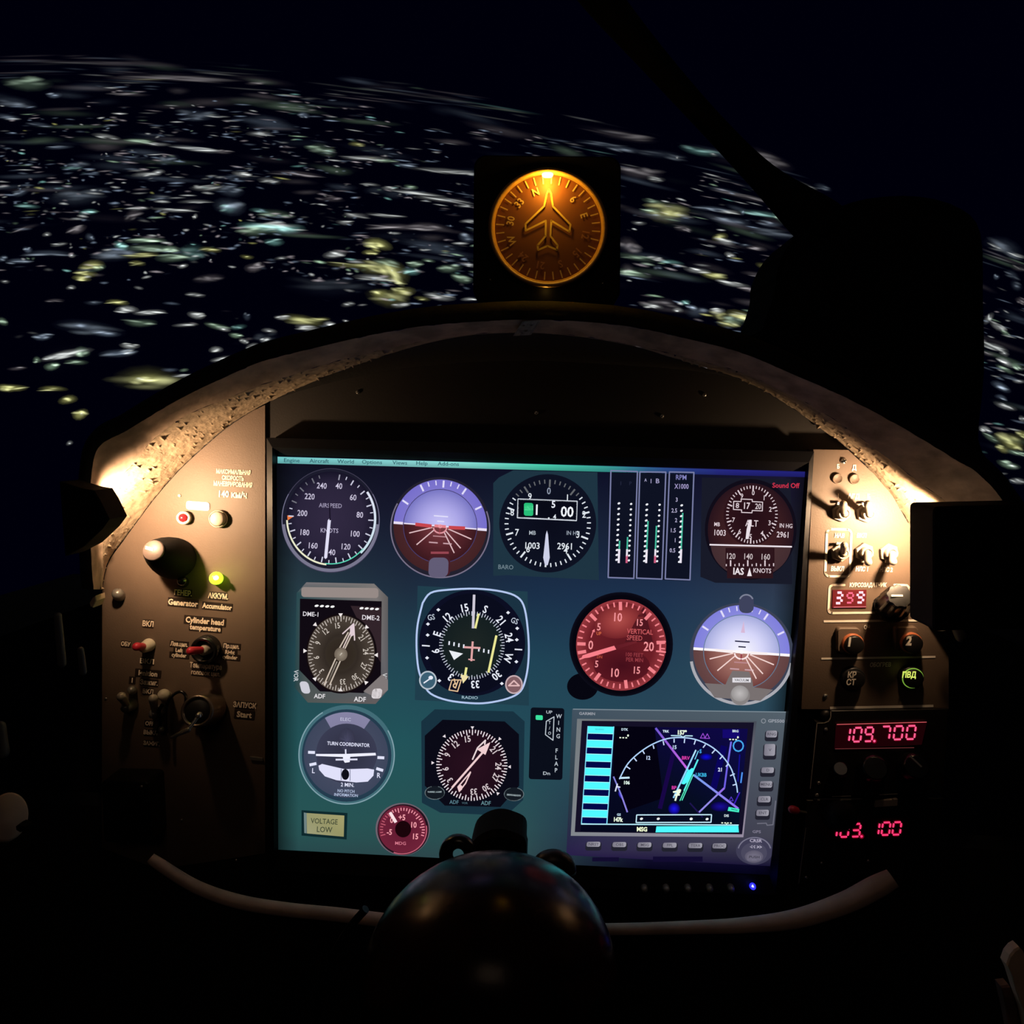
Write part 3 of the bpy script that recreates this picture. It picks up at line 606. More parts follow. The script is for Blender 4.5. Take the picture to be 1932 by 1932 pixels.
# black knob with grey cap
kb = thing('rotary_knob', 'long black knob with grey slotted end cap above the Generator label', 'knob', P(337, 1056, .001))
A, B = P(334, 1056, .001), P(291, 1039, .036); L = (B - A).length
b = MB(); b.lathe(A, B, [(0, .0150), (L * .08, .0160), (L * .25, .0158), (L * .45, .0146), (L * .7, .0122), (L * .93, .0092), (L, .0078)], 36); b.build('knob_body', 'black', kb)
b = MB(); b.lathe(B, B + (B - A), [(0, .0075), (.0015, .0075), (.0022, .0068), (.0023, 1e-5)], 32); b.build('end_cap', 'greycap', kb)
b = MB(); ax = (B - A).normalized(); c = B + ax * .0026; e1 = Vector((1, 0, -.25)).normalized() * .0028; e2 = Vector((.25, 0, 1)).normalized() * .0011; off = Vector((-.0025, 0, .001))
b.add([c + off - e1 - e2, c + off + e1 - e2, c + off + e1 + e2, c + off - e1 + e2], [(0, 1, 2, 3)]); b.build('cap_mark', 'white', kb)
b = MB(); b.rod(P(346, 1098, .001), P(344, 1096, .009), .0045, .0038, 18); tp_ = thing('push_button', 'small black glossy button under the long black knob', 'button', P(346, 1098, .001)); b.build('button_cap', 'gloss', tp_)
t = thing('panel_bolt', 'domed metal bolt head alone near the left edge of the brown panel', 'bolt', P(226, 1124, .001))
b = MB(); b.rod(P(226, 1124, .001), P(222, 1120, .008), .0045, .0042, 20); b.build('bolt_head', 'dullsteel', t)
t = thing('edge_clip', 'small tan clip sticking out of the left panel edge level with the domed bolt', 'clip', P(172, 1136, .05))
b = MB(); b.prism([(168, 1138), (174, 1128), (180, 1124), (181, 1134), (175, 1147), (170, 1145)], .045, .055, .0006); b.build('clip_body', 'tan', t)

def toggle(base, tip, h0, rb, label, red=False, hexr=None, ring=None, lever=(.0018, .0026), tiph=.016, dome='steel', grp='toggle switches', nut_m='steel'):
    u = upx(h0); c = P(*base, h0); t = thing('toggle_switch', label, 'switch', c, grp)
    if hexr:
        b = MB(); R = hexr * u; b.lathe(c, c + Vector((0, -1, 0)), [(0, R), (.0022, R), (.0028, R * .93), (.0028, R * .62)], 6, False, cap1=False, phase=.18); b.build('hex_nut', nut_m, t)
        b = MB(); R = hexr * .64 * u; b.lathe(c, c + Vector((0, -1, 0)), [(.001, R), (.0062, R), (.0068, R * .9), (.0068, R * .68), (.003, R * .62)], 28, cap0=False, cap1=False); b.build('threaded_bush', nut_m, t)
        b = MB(); R = hexr * .4 * u; b.rod(c + Vector((0, -.003, 0)), c + Vector((0, -.0066, 0)), R, R * .9, 20); b.build('pivot_ball', nut_m, t)
        b = MB(); R = hexr * u; p = P(base[0] + (1 if tip[1] > base[1] else -1), base[1] + (.98 * hexr * (1 if tip[1] > base[1] else -1)), h0 + .0028)
        b.add([p + Vector((sx_ * R * .34, dy, sz_ * R * .13)) for dy in (0, -.0012) for sx_, sz_ in ((-1, -1), (1, -1), (1, 1), (-1, 1))], [(0, 1, 2, 3), (4, 5, 6, 7), (0, 1, 5, 4), (1, 2, 6, 5), (2, 3, 7, 6), (3, 0, 4, 7)]); b.build('lock_tab', nut_m, t)
    else:
        R = rb * u
        if ring: b = MB(); Q = ring * u; b.lathe(c, c + Vector((0, -1, 0)), [(0, Q), (.006, Q), (.0085, Q * .94), (.0085, Q * .78), (.003, Q * .72)], 32, cap1=False); b.build('collar', 'gloss', t)
        b = MB(); b.rod(c + Vector((0, -.001, 0)), c + Vector((0, -.007, 0)), R, R * .82, 24); b.build('dome_nut', dome, t)
    p0 = c + Vector((0, -.0055, 0)); p1 = P(*tip, h0 + tiph)
    b = MB(); b.rod(p0, p1, lever[0], lever[1] if not red else lever[0], 16); b.build('lever', nut_m if not red else dome, t)
    if red:
        b = MB(); q0 = p0.lerp(p1, .25); b.rod(q0, p1, .0028, .0032, 16); b.build('sleeve', 'red', t)
    return t
toggle((282, 1216), (258, 1220), .0012, 13, 'toggle switch with red sleeve and cream base under the upper left label', True, dome='cream', tiph=.018, grp=None)
toggle((393, 1222), (360, 1228), .0012, 12, 'toggle switch with red sleeve inside a black collar under Cylinder head temperature', True, ring=27, tiph=.020, grp=None)
toggle((249, 1328), (229, 1314), .0012, 13, 'chrome toggle switch low on the left panel, leftmost of the dim row', False, tiph=.018, dome='dullsteel', lever=(.0022, .0034), grp=None)
toggle((300, 1340), (289, 1318), .0012, 12, 'chrome toggle switch low on the left panel directly left of the black guard loop', False, tiph=.018, dome='dullsteel', lever=(.0022, .0034), grp=None)
t = thing('rotary_knob', 'small worn cream ball knob above the black guard loop', 'knob', P(312, 1312, .001))
b = MB(); b.rod(P(314, 1314, .001), P(309, 1311, .012), .0046, .0046, 24); b.build('ball', 'cream', t)
t = thing('rotary_knob', 'small dull grey knob above the leftmost chrome toggle switch', 'knob', P(250, 1303, .001))
b = MB(); b.rod(P(251, 1303, .001), P(248, 1302, .010), .0032, .0032, 20); b.build('knob_body', 'dullsteel', t)
t = thing('switch_guard', 'black wire guard loop between the toggle switches and the key switch', 'guard', P(330, 1345, .001))
b = MB(); b.tube([P(x, y, .012) for x, y in spl([(314, 1378), (313, 1350), (316, 1328), (326, 1312), (340, 1305), (350, 1312), (350, 1330)], 5)], .0012, 8); b.build('guard_bar', 'gloss', t)
b = MB(); b.tube([P(x, y, .009) for x, y in spl([(298, 1382), (303, 1360), (300, 1342), (306, 1330)], 5)], .0016, 8); b.build('guard_bar', 'gloss', t)
b = MB(); b.rod(P(304, 1378, .004), P(304, 1376, .010), .0024, .0024, 12); b.build('end_stop', 'dullsteel', t)
ks = thing('key_switch', 'round starter switch with a key in it beside the Start label', 'switch', P(392, 1332, .001))
A, B = P(396, 1334, .001), P(371, 1342, .026); L = (B - A).length
b = MB(); b.lathe(A, B, [(0, .0135), (L * .2, .0140), (L * .3, .0125), (L * .85, .0120), (L, .0118), (L, .0100), (L * .9, .0094)], 36); b.build('housing', mat('worn_steel', (.38, .3, .25), .32, .85), ks)
b = MB(); b.lathe(B - (B - A) * .06, B, [(0, .0096), (.0004, .0092), (.0005, 1e-5)], 32); b.build('face', 'plastic', ks)
K0 = P(376, 1349, .034); K1 = P(355, 1377, .040); K2 = P(324, 1391, .044)
b = MB(); b.tube([K0, K0.lerp(K1, .5), K1], .0013, 10); b.rod(K0, K0 + Vector((0, -.001, 0)), .0024, .0022, 14); b.build('key_shank', 'chrome', ks)
b = MB(); b.rod(K1, K2, .0020, .0010, 12); b.build('key_bow', 'dullsteel', ks)
t = thing('label_plate', 'thin grey strip near the lower right corner of the left panel', 'plate', P(482, 1432, .0014))
b = MB(); b.prism([(471, 1428), (495, 1431), (496, 1436), (472, 1434)], .001, .0025); b.build('plate', 'dullsteel', t)
t = thing('relay_box', 'faint black box with rounded corner and one screw below the dim switches', 'box', P(240, 1530, .02))
b = MB(); b.prism(rrect(190, 1474, 281, 1590, 8, 5, 6, 2), .001, .022, .0008); b.build('case', 'gloss', t)
b = MB(); c = P(267, 1484, .022); b.lathe(c, c + Vector((0, -1, 0)), [(0, .0012), (.0005, .001), (.0006, 1e-5)], 14); b.build('screw', 'chrome', t)
for x, y, lb in [(343, 1547, 'tiny bright screw on the black area right of the faint black box'), (446, 1623, 'tiny bright screw above the lower rim near the monitor corner'), (200, 1318, 'narrow bright screw at the far left end of the dim switch row')]:
    screw(x, y, .0012, 2.6, lb, 'chrome', False)

# ================================================================== RIGHT PANEL
W_ = (255, 246, 232)
GF_, HF = (1500, 820, 4.83), (1480, 1200, 4.025)
words(rp, RH + .0004, GF_, [('Б', 395, 290, 36, .8), ('Д', 540, 300, 42, .85), ('1', 395, 558, 40, .8), ('АГД', 535, 562, 42, .85, 2), ('Б', 672, 565, 40, .8, 2), ('ОЧ', 655, 1755, 34, .8)], W_)
words(rp, RH + .0004, GF_, [('НАВ', 405, 920, 36, .85, 1), ('ВКЛ', 605, 920, 36, .85, 1), ('ВЫКЛ', 385, 1222, 40, .72, 1), ('НЛС 1', 608, 1225, 38, .72, 1), ('НЛС 2', 830, 1230, 38, .72, 1), ('КУРСОЗАДАТЧИК', 665, 1370, 36, .72)], W_, .17)
words(rp, RH + .0004, HF, [('ОБОГРЕВ', 727, 218, 30, .8, -1)], W_, .2)
def pline(fr, fn, nm='printed_line'):
    a_ = Art(RH + .0004, *fr); fn(a_); a_.build(nm, 'paint', rp)
pline(GF_, lambda a: a.rrline(292, 862, 515, 1290, 38, 20, W_, sk=-16, sl=4), 'printed_frame')
pline(GF_, lambda a: a.lines([(450, 1370), (345, 1370), (322, 1382), (315, 1400), (305, 1595), (312, 1618), (335, 1626), (722, 1622)], 20, W_), 'printed_frame')
pline(GF_, lambda a: a.lines([(905, 1368), (1020, 1372), (1038, 1392), (1020, 1425)], 18, W_), 'printed_frame')
pline(GF_, lambda a: a.line(262, 1702, 1216, 1692, 20, W_)); pline(HF, lambda a: a.line(280, 172, 1147, 158, 15, W_)); pline(HF, lambda a: a.line(345, 546, 1131, 531, 19, W_))
for i, (x, y, tx, ty, lb) in enumerate([(1586, 967, 1591, 951, 'toggle switch pointing up under the printed 1 and left of its twin'), (1632, 968, 1637, 951, 'toggle switch pointing up nearest the bright lamp in the top row'),
        (1584, 1042, 1593, 1029, 'toggle switch pointing up inside the white printed frame'), (1629, 1041, 1638, 1061, 'toggle switch pointing down right of the white printed frame'), (1675, 1042, 1685, 1060, 'toggle switch pointing down nearest the square lamp')]):
    toggle((x, y), (tx, ty), RH, 0, lb, hexr=17.6, tiph=.016, grp='toggle switches on the right panel')
for x, y, lb in [(1579, 903, 'flat round brown plug under the printed letter left of its twin'), (1611, 904, 'flat round brown plug under the second printed letter')]:
    c = P(x, y, RH); R = 9.6 * upx(RH); t = thing('round_plug', lb, 'plug', c)
    b = MB(); b.lathe(c, c + Vector((0, -1, 0)), [(0, R), (.0012, R), (.0020, R * .9), (.0014, R * .8), (.0014, 1e-5)], 30); b.build('cap', 'panel', t)
screw(1591, 870, RH, 5.6, 'slotted bright screw at the top of the right switch panel', 'chrome', True, cross=True)
screw(1557, 1313, RH, 4.2, 'small bright screw left below the printed heating row', 'chrome', True)
# heading display
hd = thing('heading_display', 'small red digital heading display reading 399', 'display', P(1603, 1130, RH))
b = MB(); b.prism([(1571.5, 1113), (1635, 1113), (1634, 1147), (1570, 1147)], RH - .001, RH + .0006); b.build('window', mat('lit_red_window', (.10, .012, .015), .4, emit=srgb((70, 8, 16)), estr=1.0), hd)
a = Art(RH + .0008, 1500, 820, 4.83); a.gain = 1.6
a.seg7('3', 372, 1488, 55, 96, 22, (255, 190, 205), 0, .14); a.seg7('9', 474, 1488, 52, 88, 16, (235, 95, 120), 0, .14); a.seg7('9', 568, 1484, 55, 92, 21, (255, 190, 205), 0, .14)
a.gain = 1; a.line(352, 1573, 648, 1568, 8, (225, 120, 125)); a.build('digits', 'lcd', hd)
kn = thing('rotary_knob', 'large fluted black knob right of the red 399 display', 'knob', P(1682, 1143, RH))
A, B = P(1680, 1145, RH), P(1698, 1124, RH + .022); L = (B - A).length
b = MB(); n = 36; rings = []; ax = (B - A).normalized(); e1 = (Vector((1, 0, 0)) - Vector((1, 0, 0)).dot(ax) * ax).normalized(); e2 = ax.cross(e1)
for t_, r0 in ((0, .0120), (L * .2, .0122), (L * .24, .0102), (L * .9, .0088), (L, .0078)):
    rings.append([A + ax * t_ + (e1 * math.cos(2 * math.pi * k / n) + e2 * math.sin(2 * math.pi * k / n)) * (r0 * (1 + (.05 if k % 4 < 2 else -.04) * (1 if t_ > L * .22 else 0))) for k in range(n)])
b.loft(rings, False); b.build('knob_body', 'gloss', kn)
b = MB(); c = B + ax * .0004; d = (P(1712, 1118, RH + .022) - P(1690, 1118, RH + .022)).normalized()
b.add([c - d * .006 - e2 * .0007, c + d * .006 - e2 * .0007, c + d * .006 + e2 * .0007, c - d * .006 + e2 * .0007], [(0, 1, 2, 3)]); b.build('pointer_line', 'white', kn)
def pbutton(px, py, txt, label, square, lit=None):
    c = P(px, py, RH); u = upx(RH); t = thing('push_button', label, 'button', c)
    if square:
        b = MB(); b.prism(rrect(px - 23, py - 26, px + 21, py + 21, 7, 5), RH, RH + .004, .0008); b.build('bezel', 'panel', t)
        b = MB(); R = 20 * u; b.lathe(c + Vector((0, -.004, 0)), c + Vector((0, -1, 0)), [(0, R), (.0015, R), (.0022, R * .93), (.0022, R * .85)], 32, cap1=False); b.build('collar', mat('orange_collar', (.55, .16, .07), .35), t)
        R = 17.5 * u; hh = .009
    else:
        b = MB(); R = 22 * u; b.lathe(c, c + Vector((0, -1, 0)), [(0, R), (.004, R), (.005, R * .95), (.005, R * .84)], 32, cap1=False); b.build('collar', 'plastic', t)
        R = 18 * u; hh = .0075
        if lit: b = MB(); b.lathe(c + Vector((0, -.0045, 0)), c + Vector((0, -1, 0)), [(0, 20 * u), (.0008, 19.6 * u), (.0008, 18.2 * u), (0, 18 * u)], 36, cap0=False, cap1=False); b.build('lit_ring', 'greenring', t)
    b = MB(); b.lathe(c, c + Vector((0, -1, 0)), [(0, R), (hh - .0012, R), (hh - .0004, R * .96), (hh, R * .86), (hh, 1e-5)], 32); b.build('button_cap', 'plastic', t)
    return t
t = pbutton(1603, 1211, '1', 'push button with a white 1, square bezel, under the red 399 display', True)
a = Art(RH + .0093, 0, 0, 1); a.text('1', 1602, 1211, 16, W_, 0, .9, .05, .15); a.build('numeral', 'paint', t)
t = pbutton(1712, 1209, '2', 'push button with a white 2, square bezel, under the fluted black knob', True)
a = Art(RH + .0093, 0, 0, 1); a.text('2', 1714, 1209, 16, W_, 0, .9, .05, .15); a.build('numeral', 'paint', t)
t = pbutton(1606, 1277, '', 'round black push button marked КР СТ under the heating heading', False)
a = Art(RH + .0078, 0, 0, 1); a.text('КР', 1607, 1273, 10.5, W_, 0, .85, .035, .15); a.text('СТ', 1605, 1287, 10.5, W_, 0, .85, .035, .15); a.build('lettering', 'paint', t)
t = pbutton(1715, 1275, '', 'green lit round push button marked ПВД', False, True)
a = Art(RH + .0078, 0, 0, 1); a.text('ПВД', 1715, 1273, 10.5, (225, 240, 110), 0, .8, .035, .15); a.build('lettering', 'lcd', t)
t = thing('key_ring', 'small steel key ring with grey tag hanging under the square lamp', 'key ring', P(1778, 1180, .03))
b = MB(); b.tube([P(1776 + 12 * math.cos(q), 1177 + 13 * math.sin(q), .03) for q in [math.pi * 2 * i / 24 for i in range(25)]], .0009, 8); b.build('ring', 'chrome', t)
b = MB(); b.rod(P(1803, 1178, .035), P(1813, 1202, .035), .0036, .0036, 16); b.build('tag', 'dullsteel', t)

# ------- radios
def radio(name, label, outline, h, loc):
    t = thing(name, label, 'radio', loc); b = MB(); b.prism(outline, -.001, h, .0007); b.build('faceplate', 'radio', t); return t
R1 = .013
r1 = radio('radio_unit', 'black radio unit with red display reading 109.700 below the heating buttons', [(1541, 1364), (1556, 1364), (1566, 1357), (1568, 1341), (1790, 1338), (1780, 1498), (1526, 1504)], R1, P(1650, 1420, R1))
a = Art(R1 + .0003, 1480, 1200, 4.025, -1)
a.lines([(352, 575), (352, 615), (335, 648), (300, 660), (250, 662)], 6, (200, 190, 180)); a.line(248, 662, 196, 1160, 6, (190, 180, 172))
a.line(225, 1238, 590, 1236, 5, (150, 150, 150)); a.build('edge_lines', 'paint', r1)
b = MB(); b.prism([(1578, 1366), (1749, 1362), (1739, 1405), (1575, 1413)], R1 - .001, R1 + .0008); b.build('display_window', mat('red_filter', (.06, .008, .01), .3, emit=srgb((22, 1, 4)), estr=1.0), r1)
a = Art(R1 + .0011, 1480, 1200, 4.025); a.gain = 1.15
for L_, (w_, c_) in enumerate(((26, (105, 0, 22)), (13, (255, 95, 140)))):
    a.up(); a.seg7('109.', 478 - 38, 752, 56, 104, w_, c_, -1.5, .16, 1.55); a.seg7('700', 738, 738, 62, 100, w_, c_, -1.5, .16, 1.55)
a.gain = 1; a.line(398, 672, 1080, 654, 5, (210, 90, 95)); a.line(385, 857, 985, 848, 4, (110, 50, 50)); a.build('digits', 'lcd', r1)
def rknob(px, py, tx, ty, h0, r, ht, label, parent=None, line=None, nm='rotary_knob', m_='gloss'):
    A, B = P(px, py, h0), P(tx, ty, h0 + ht); L = (B - A).length; R = r * upx(h0)
    t = parent or thing(nm, label, 'knob', A)
    b = MB(); b.lathe(A, B, [(0, R), (L * .25, R * 1.02), (L * .3, R * .9), (L * .88, R * .84), (L * .97, R * .78), (L, R * .7)], 32); o = b.build('knob_body', m_, t)
    if parent: o['label'] = label
    if line:
        ax = (B - A).normalized(); c0, c1 = P(line[0], line[1], h0 + ht + .0006), P(line[2], line[3], h0 + ht + .0006); w__ = (c1 - c0).cross(Vector((0, 1, 0))).normalized() * .0006
        b = MB(); b.add([c0 - w__, c1 - w__, c1 + w__, c0 + w__], [(0, 1, 2, 3)]); b.build('pointer_line', 'white', t)
    return t
rknob(1583, 1452, 1586, 1450, R1, 16, .010, 'small black knob at the lower left of the 109.700 radio')
rknob(1644, 1447, 1652, 1449, R1, 27, .014, 'black knob in the middle below the 109.700 display')
rknob(1718, 1444, 1730, 1447, R1, 27, .014, 'black knob with white pointer line at the right below the 109.700 display', line=(1717, 1426, 1741, 1449))
for x, y, r, lb in [(1557, 1349, 11, 'domed dark screw in the notched corner of the 109.700 radio'), (1558, 1376, 3.5, 'tiny bright screw left of the 109.700 display'), (1545, 1477, 3.5, 'tiny bright screw at the lower left of the 109.700 radio'), (1541, 1500, 4, 'bright screw at the gap between the two radios')]:
    screw(x, y, R1 if r < 10 else R1 - .004, r, lb, 'chrome' if r < 10 else 'plastic', r > 10)
t = thing('adhesive_tape', 'blank grey tape piece between the two radios', 'tape', P(1672, 1516, R1 + .001))
b = MB(); b.prism([(1653, 1512), (1694, 1508), (1693, 1520), (1651, 1523)], R1 - .001, R1 + .0015); b.build('tape_strip', mat('tape_tan', (.33, .27, .24), .6), t)
r2 = radio('radio_unit', 'black radio unit with partly hidden red display reading 103.100, lower one', [(1522, 1510), (1780, 1506), (1760, 1672), (1504, 1682)], R1, P(1640, 1600, R1))
a = Art(R1 + .0003, 1480, 1200, 4.025); a.line(163, 1455, 108, 1880, 5, (160, 155, 150)); a.line(362, 1219, 505, 1215, 6, (170, 165, 160)); a.line(720, 1206, 862, 1198, 5, (190, 180, 170)); a.build('edge_lines', 'paint', r2)
b = MB(); b.prism([(1566, 1548), (1716, 1544), (1712, 1580), (1562, 1586)], R1 - .001, R1 + .0008); b.build('display_window', 'redwin', r2)
a = Art(R1 + .0011, 1480, 1200, 4.025); a.gain = 1.15
for L_, (w_, c_) in enumerate(((26, (105, 0, 22)), (13, (255, 60, 115)))):
    a.up(); a.seg7('103.', 342, 1480, 58, 96, w_, c_, -1.5, .16, 1.5); a.seg7('100', 660, 1466, 58, 94, w_, c_, -1.5, .16, 1.42)
a.build('digits', 'lcd', r2)
ck = thing('rotary_knob', 'black knob standing in front of the first digits of the lower radio', 'knob', P(1580, 1540, R1))
b = MB(); b.rod(P(1578, 1540, R1), P(1592, 1537, .040), .011, .0095, 26); b.build('knob_body', 'black', ck)
b = MB(); b.rod(P(1640, 1530, R1 + .002), P(1642, 1610, R1 + .006), .0014, .0014, 10); pw = thing('power_cable', 'thin black cable crossing the lower radio display', 'cable', P(1641, 1570, R1)); b.build('cable', 'black', pw)
for x, y, lb in [(1550, 1628, 'tiny bright screw low on the lower radio'), (1638, 1624, 'faint screw low in the middle of the lower radio'), (1521, 1655, 'small bright screw at the bottom left corner of the lower radio')]:
    screw(x, y, R1, 3, lb, 'chrome', False)
rt = thing('toggle_switch', 'toggle switch with a long red tip pointing left beside the lower radio', 'switch', P(1520, 1532, .012))
b = MB(); b.rod(P(1521, 1533, .012), P(1502, 1530, .022), .0011, .0011, 12); b.build('lever', 'dullsteel', rt)
b = MB(); b.lathe(P(1507, 1530, .020), P(1480, 1524, .026), [(0, .0012), (.002, .0026), (.005, .0030), (.008, .0028), (.0098, .0016), (.0101, 1e-5)], 18); b.build('red_tip', 'red', rt)

# ================================================================== MONITOR
mon = thing('monitor', 'large flat monitor showing aircraft instruments, set in the middle of the panel', 'monitor', P(1000, 1260, .005))
MH = .010
bo = [(503, 826), (1000, 838), (1536, 852), (1516, 1180), (1478, 1734), (1000, 1722), (507, 1690)]
bi = [(522, 859), (1000, 874), (1519, 889), (1499, 1180), (1452, 1652), (1000, 1630), (525, 1603)]
b = MB()
ring_o0 = [P(x, y, -.001) for x, y in bo]; ring_o = [P(x, y, MH + .004) for x, y in bo]
mid = [P(x * .45 + X * .55, y * .45 + Y * .55, MH + .0055) for (x, y), (X, Y) in zip(bo, bi)]; ring_i = [P(x, y, MH) for x, y in bi]
ring_o0 = [Vector((p.x, .001, p.z)) for p in ring_o]
b.loft([ring_o0, ring_o, mid, ring_i], False, False, False); b.build('bezel', mat('bezel_black', (.004, .004, .006), .45, spec=.25), mon)
SH = MH - .0006
# screen picture base
def scr(u, v):
    TL, TR, BR, BL_ = (522, 860), (1519, 889), (1453, 1651), (525, 1603)
    return tuple((TL[k] * (1 - u) + TR[k] * u) * (1 - v) + (BL_[k] * (1 - u) + BR[k] * u) * v for k in (0, 1))
tab = [[(16, 16, 30), (14, 14, 32), (12, 14, 34), (14, 14, 40), (26, 22, 48)],
       [(26, 30, 44), (22, 24, 44), (24, 34, 54), (20, 26, 48), (36, 36, 54)],
       [(40, 60, 68), (30, 44, 62), (26, 46, 72), (30, 50, 78), (50, 62, 82)],
       [(38, 74, 82), (34, 70, 84), (32, 68, 86), (36, 64, 84), (46, 78, 94)],
       [(34, 80, 84), (34, 84, 90), (36, 76, 88), (44, 74, 90), (42, 68, 88)],
       [(40, 84, 84), (40, 82, 82), (44, 78, 82), (26, 22, 60), (14, 10, 48)],
       [(38, 74, 76), (44, 70, 74), (48, 70, 76), (6, 5, 26), (4, 3, 24)]]
VV = [0, .13, .32, .5, .72, .94, 1.0]
a = Art(SH); NX, NY = 24, 24; pts = []; cs = []
for j in range(NY + 1):
    v = j / NY; k = max(i for i in range(len(VV) - 1) if VV[i] <= v + 1e-9); fv = (v - VV[k]) / (VV[k + 1] - VV[k])
    for i in range(NX + 1):
        u = i / NX; q = min(3, int(u * 4)); fu = u * 4 - q
        c = [(tab[k][q][z] * (1 - fu) + tab[k][q + 1][z] * fu) * (1 - fv) + (tab[k + 1][q][z] * (1 - fu) + tab[k + 1][q + 1][z] * fu) * fv for z in range(3)]
        edge = min(1, .45 + u * 30) * min(1, .5 + (1 - u) * 26); c = [x * edge for x in c]
        pts.append(P(*scr(u, v), SH)); cs.append(srgb(c))
a.add(pts, [(j * (NX + 1) + i, j * (NX + 1) + i + 1, (j + 1) * (NX + 1) + i + 1, (j + 1) * (NX + 1) + i) for j in range(NY) for i in range(NX)], False, cs)
disp = a.build('display', 'lcd', mon)
TA = (500, 820, 3.7154); TB = (1000, 820, 3.5778); TCC = (500, 1310, 3.7154); TD = (1000, 1310, 3.5778)
def art(fr, tilt=2.0, L=1): q = Art(SH + .0001, *fr, tilt); q.L = L; return q
def part(a, name, parent=disp, label=None):
    o = a.build(name, 'lcd', parent)
    if label: o['label'] = label
    return o
# menu bar
a = art(TA)
X0, X1 = 88, 3790
for i in range(30):
    f0, f1 = i / 30, (i + 1) / 30
    def cc(f):
        K = [(0, (120, 205, 205)), (.25, (140, 215, 215)), (.36, (135, 225, 215)), (.5, (75, 205, 175)), (.62, (60, 165, 155)), (.72, (45, 80, 140)), (.85, (38, 38, 130)), (1, (34, 34, 120))]
        for (p, c0), (q, c1) in zip(K, K[1:]):
            if p <= f <= q + 1e-9: return [c0[z] + (c1[z] - c0[z]) * (f - p) / (q - p) for z in range(3)]
    x0, x1 = X0 + (X1 - X0) * f0, X0 + (X1 - X0) * f1; y = lambda x: 155 + (x - X0) * .0285
    hgt = lambda f: 46 - 8 * f
    a.poly([(x0, y(x0)), (x1, y(x1)), (x1, y(x1) + hgt(f1)), (x0, y(x0) + hgt(f0))], [cc(f0), cc(f1), [k * .8 for k in cc(f1)], [k * .8 for k in cc(f0)]])
a.up()
for s_, x in [('Engine', 188), ('Aircraft', 380), ('World', 565), ('Options', 750), ('Views', 945), ('Help', 1100), ('Add-ons', 1285)]: a.text(s_, x, 180 + (x - 188) * .022, 26, (50, 95, 105), 1.6, 1.15, .01)
part(a, 'menu_bar')
# ---- airspeed
def rim(a, cx, cy, rx, ry, w, c, cf, ce): a.disc(cx, cy, rx, ry, c, n=64); a.up(); a.disc(cx, cy, rx - w, ry - w, cf, ce, n=64, mid=(.6, cf)); a.up()
a = art(TA); cx, cy, rx, ry = 460, 592, 345, 366
a.disc(cx, cy + 10, rx, ry, (66, 62, 84), n=64); a.up(); a.disc(cx, cy + 4, rx - 8, ry - 10, (28, 28, 44), n=64); a.up()
a.ring(cx, cy + 6, rx - 14, ry - 14, 20, (120, 118, 140), 95, 265, 60); a.ring(cx, cy + 6, rx - 4, ry - 4, 5, (120, 118, 145), 60, 300, 60); a.up()
cx, cy, rx, ry = 462, 588, 308, 324
a.disc(cx, cy, rx + 6, ry + 6, (50, 42, 66), (22, 20, 38), n=64, mid=(.75, (42, 36, 58))); a.up()
face = part(a, 'airspeed_indicator', label='airspeed dial with white needle pointing down')
a = art(TA, 3, 6); TX = (205, 198, 222)
a.ring(cx, cy, rx + 2, ry, 16, (225, 228, 245), 55, 138, 50, c2=(200, 225, 235)); a.ring(cx, cy, rx - 6, ry - 6, 8, (90, 210, 180), 132, 188, 30); a.ring(cx, cy, rx, ry, 12, (235, 235, 205), 186, 268, 40)
a.poly([(156, 566), (205, 572), (188, 582), (158, 602)], (235, 120, 60)); a.up()
for k in range(35):
    th = 12 + k * 10.05
    if th > 352: break
    mj = (k % 2 == 0); dimf = .55 if th > 285 else (.75 if th < 20 else 1)
    a.tick(cx, cy, rx, ry, th, .97, .85 if mj else .90, 9 if mj else 7, tuple(x * dimf for x in (205, 205, 225)))
for s_, x, y in [('240', 398, 358), ('40', 518, 360), ('220', 313, 433), ('60', 618, 440), ('200', 262, 550), ('80', 665, 562), ('180', 280, 685), ('100', 633, 695), ('160', 338, 778), ('120', 568, 785), ('140', 462, 824)]: a.text(s_, x, y, 40, TX, 4, .82, .012)
a.text('AIRSPEED', 458, 497, 30, (160, 152, 180), 2, .88, .01); a.text('KNOTS', 452, 672, 30, (180, 172, 200), 2, .88, .01)
part(a, 'scale', face)
a = art(TA, 2, 8); a.poly([(455, 585), (462, 600), (436, 862), (424, 872), (414, 862), (440, 600)], (225, 222, 245)); a.up(); a.line(452, 480, 456, 600, 10, (28, 22, 40)); part(a, 'needle', face)
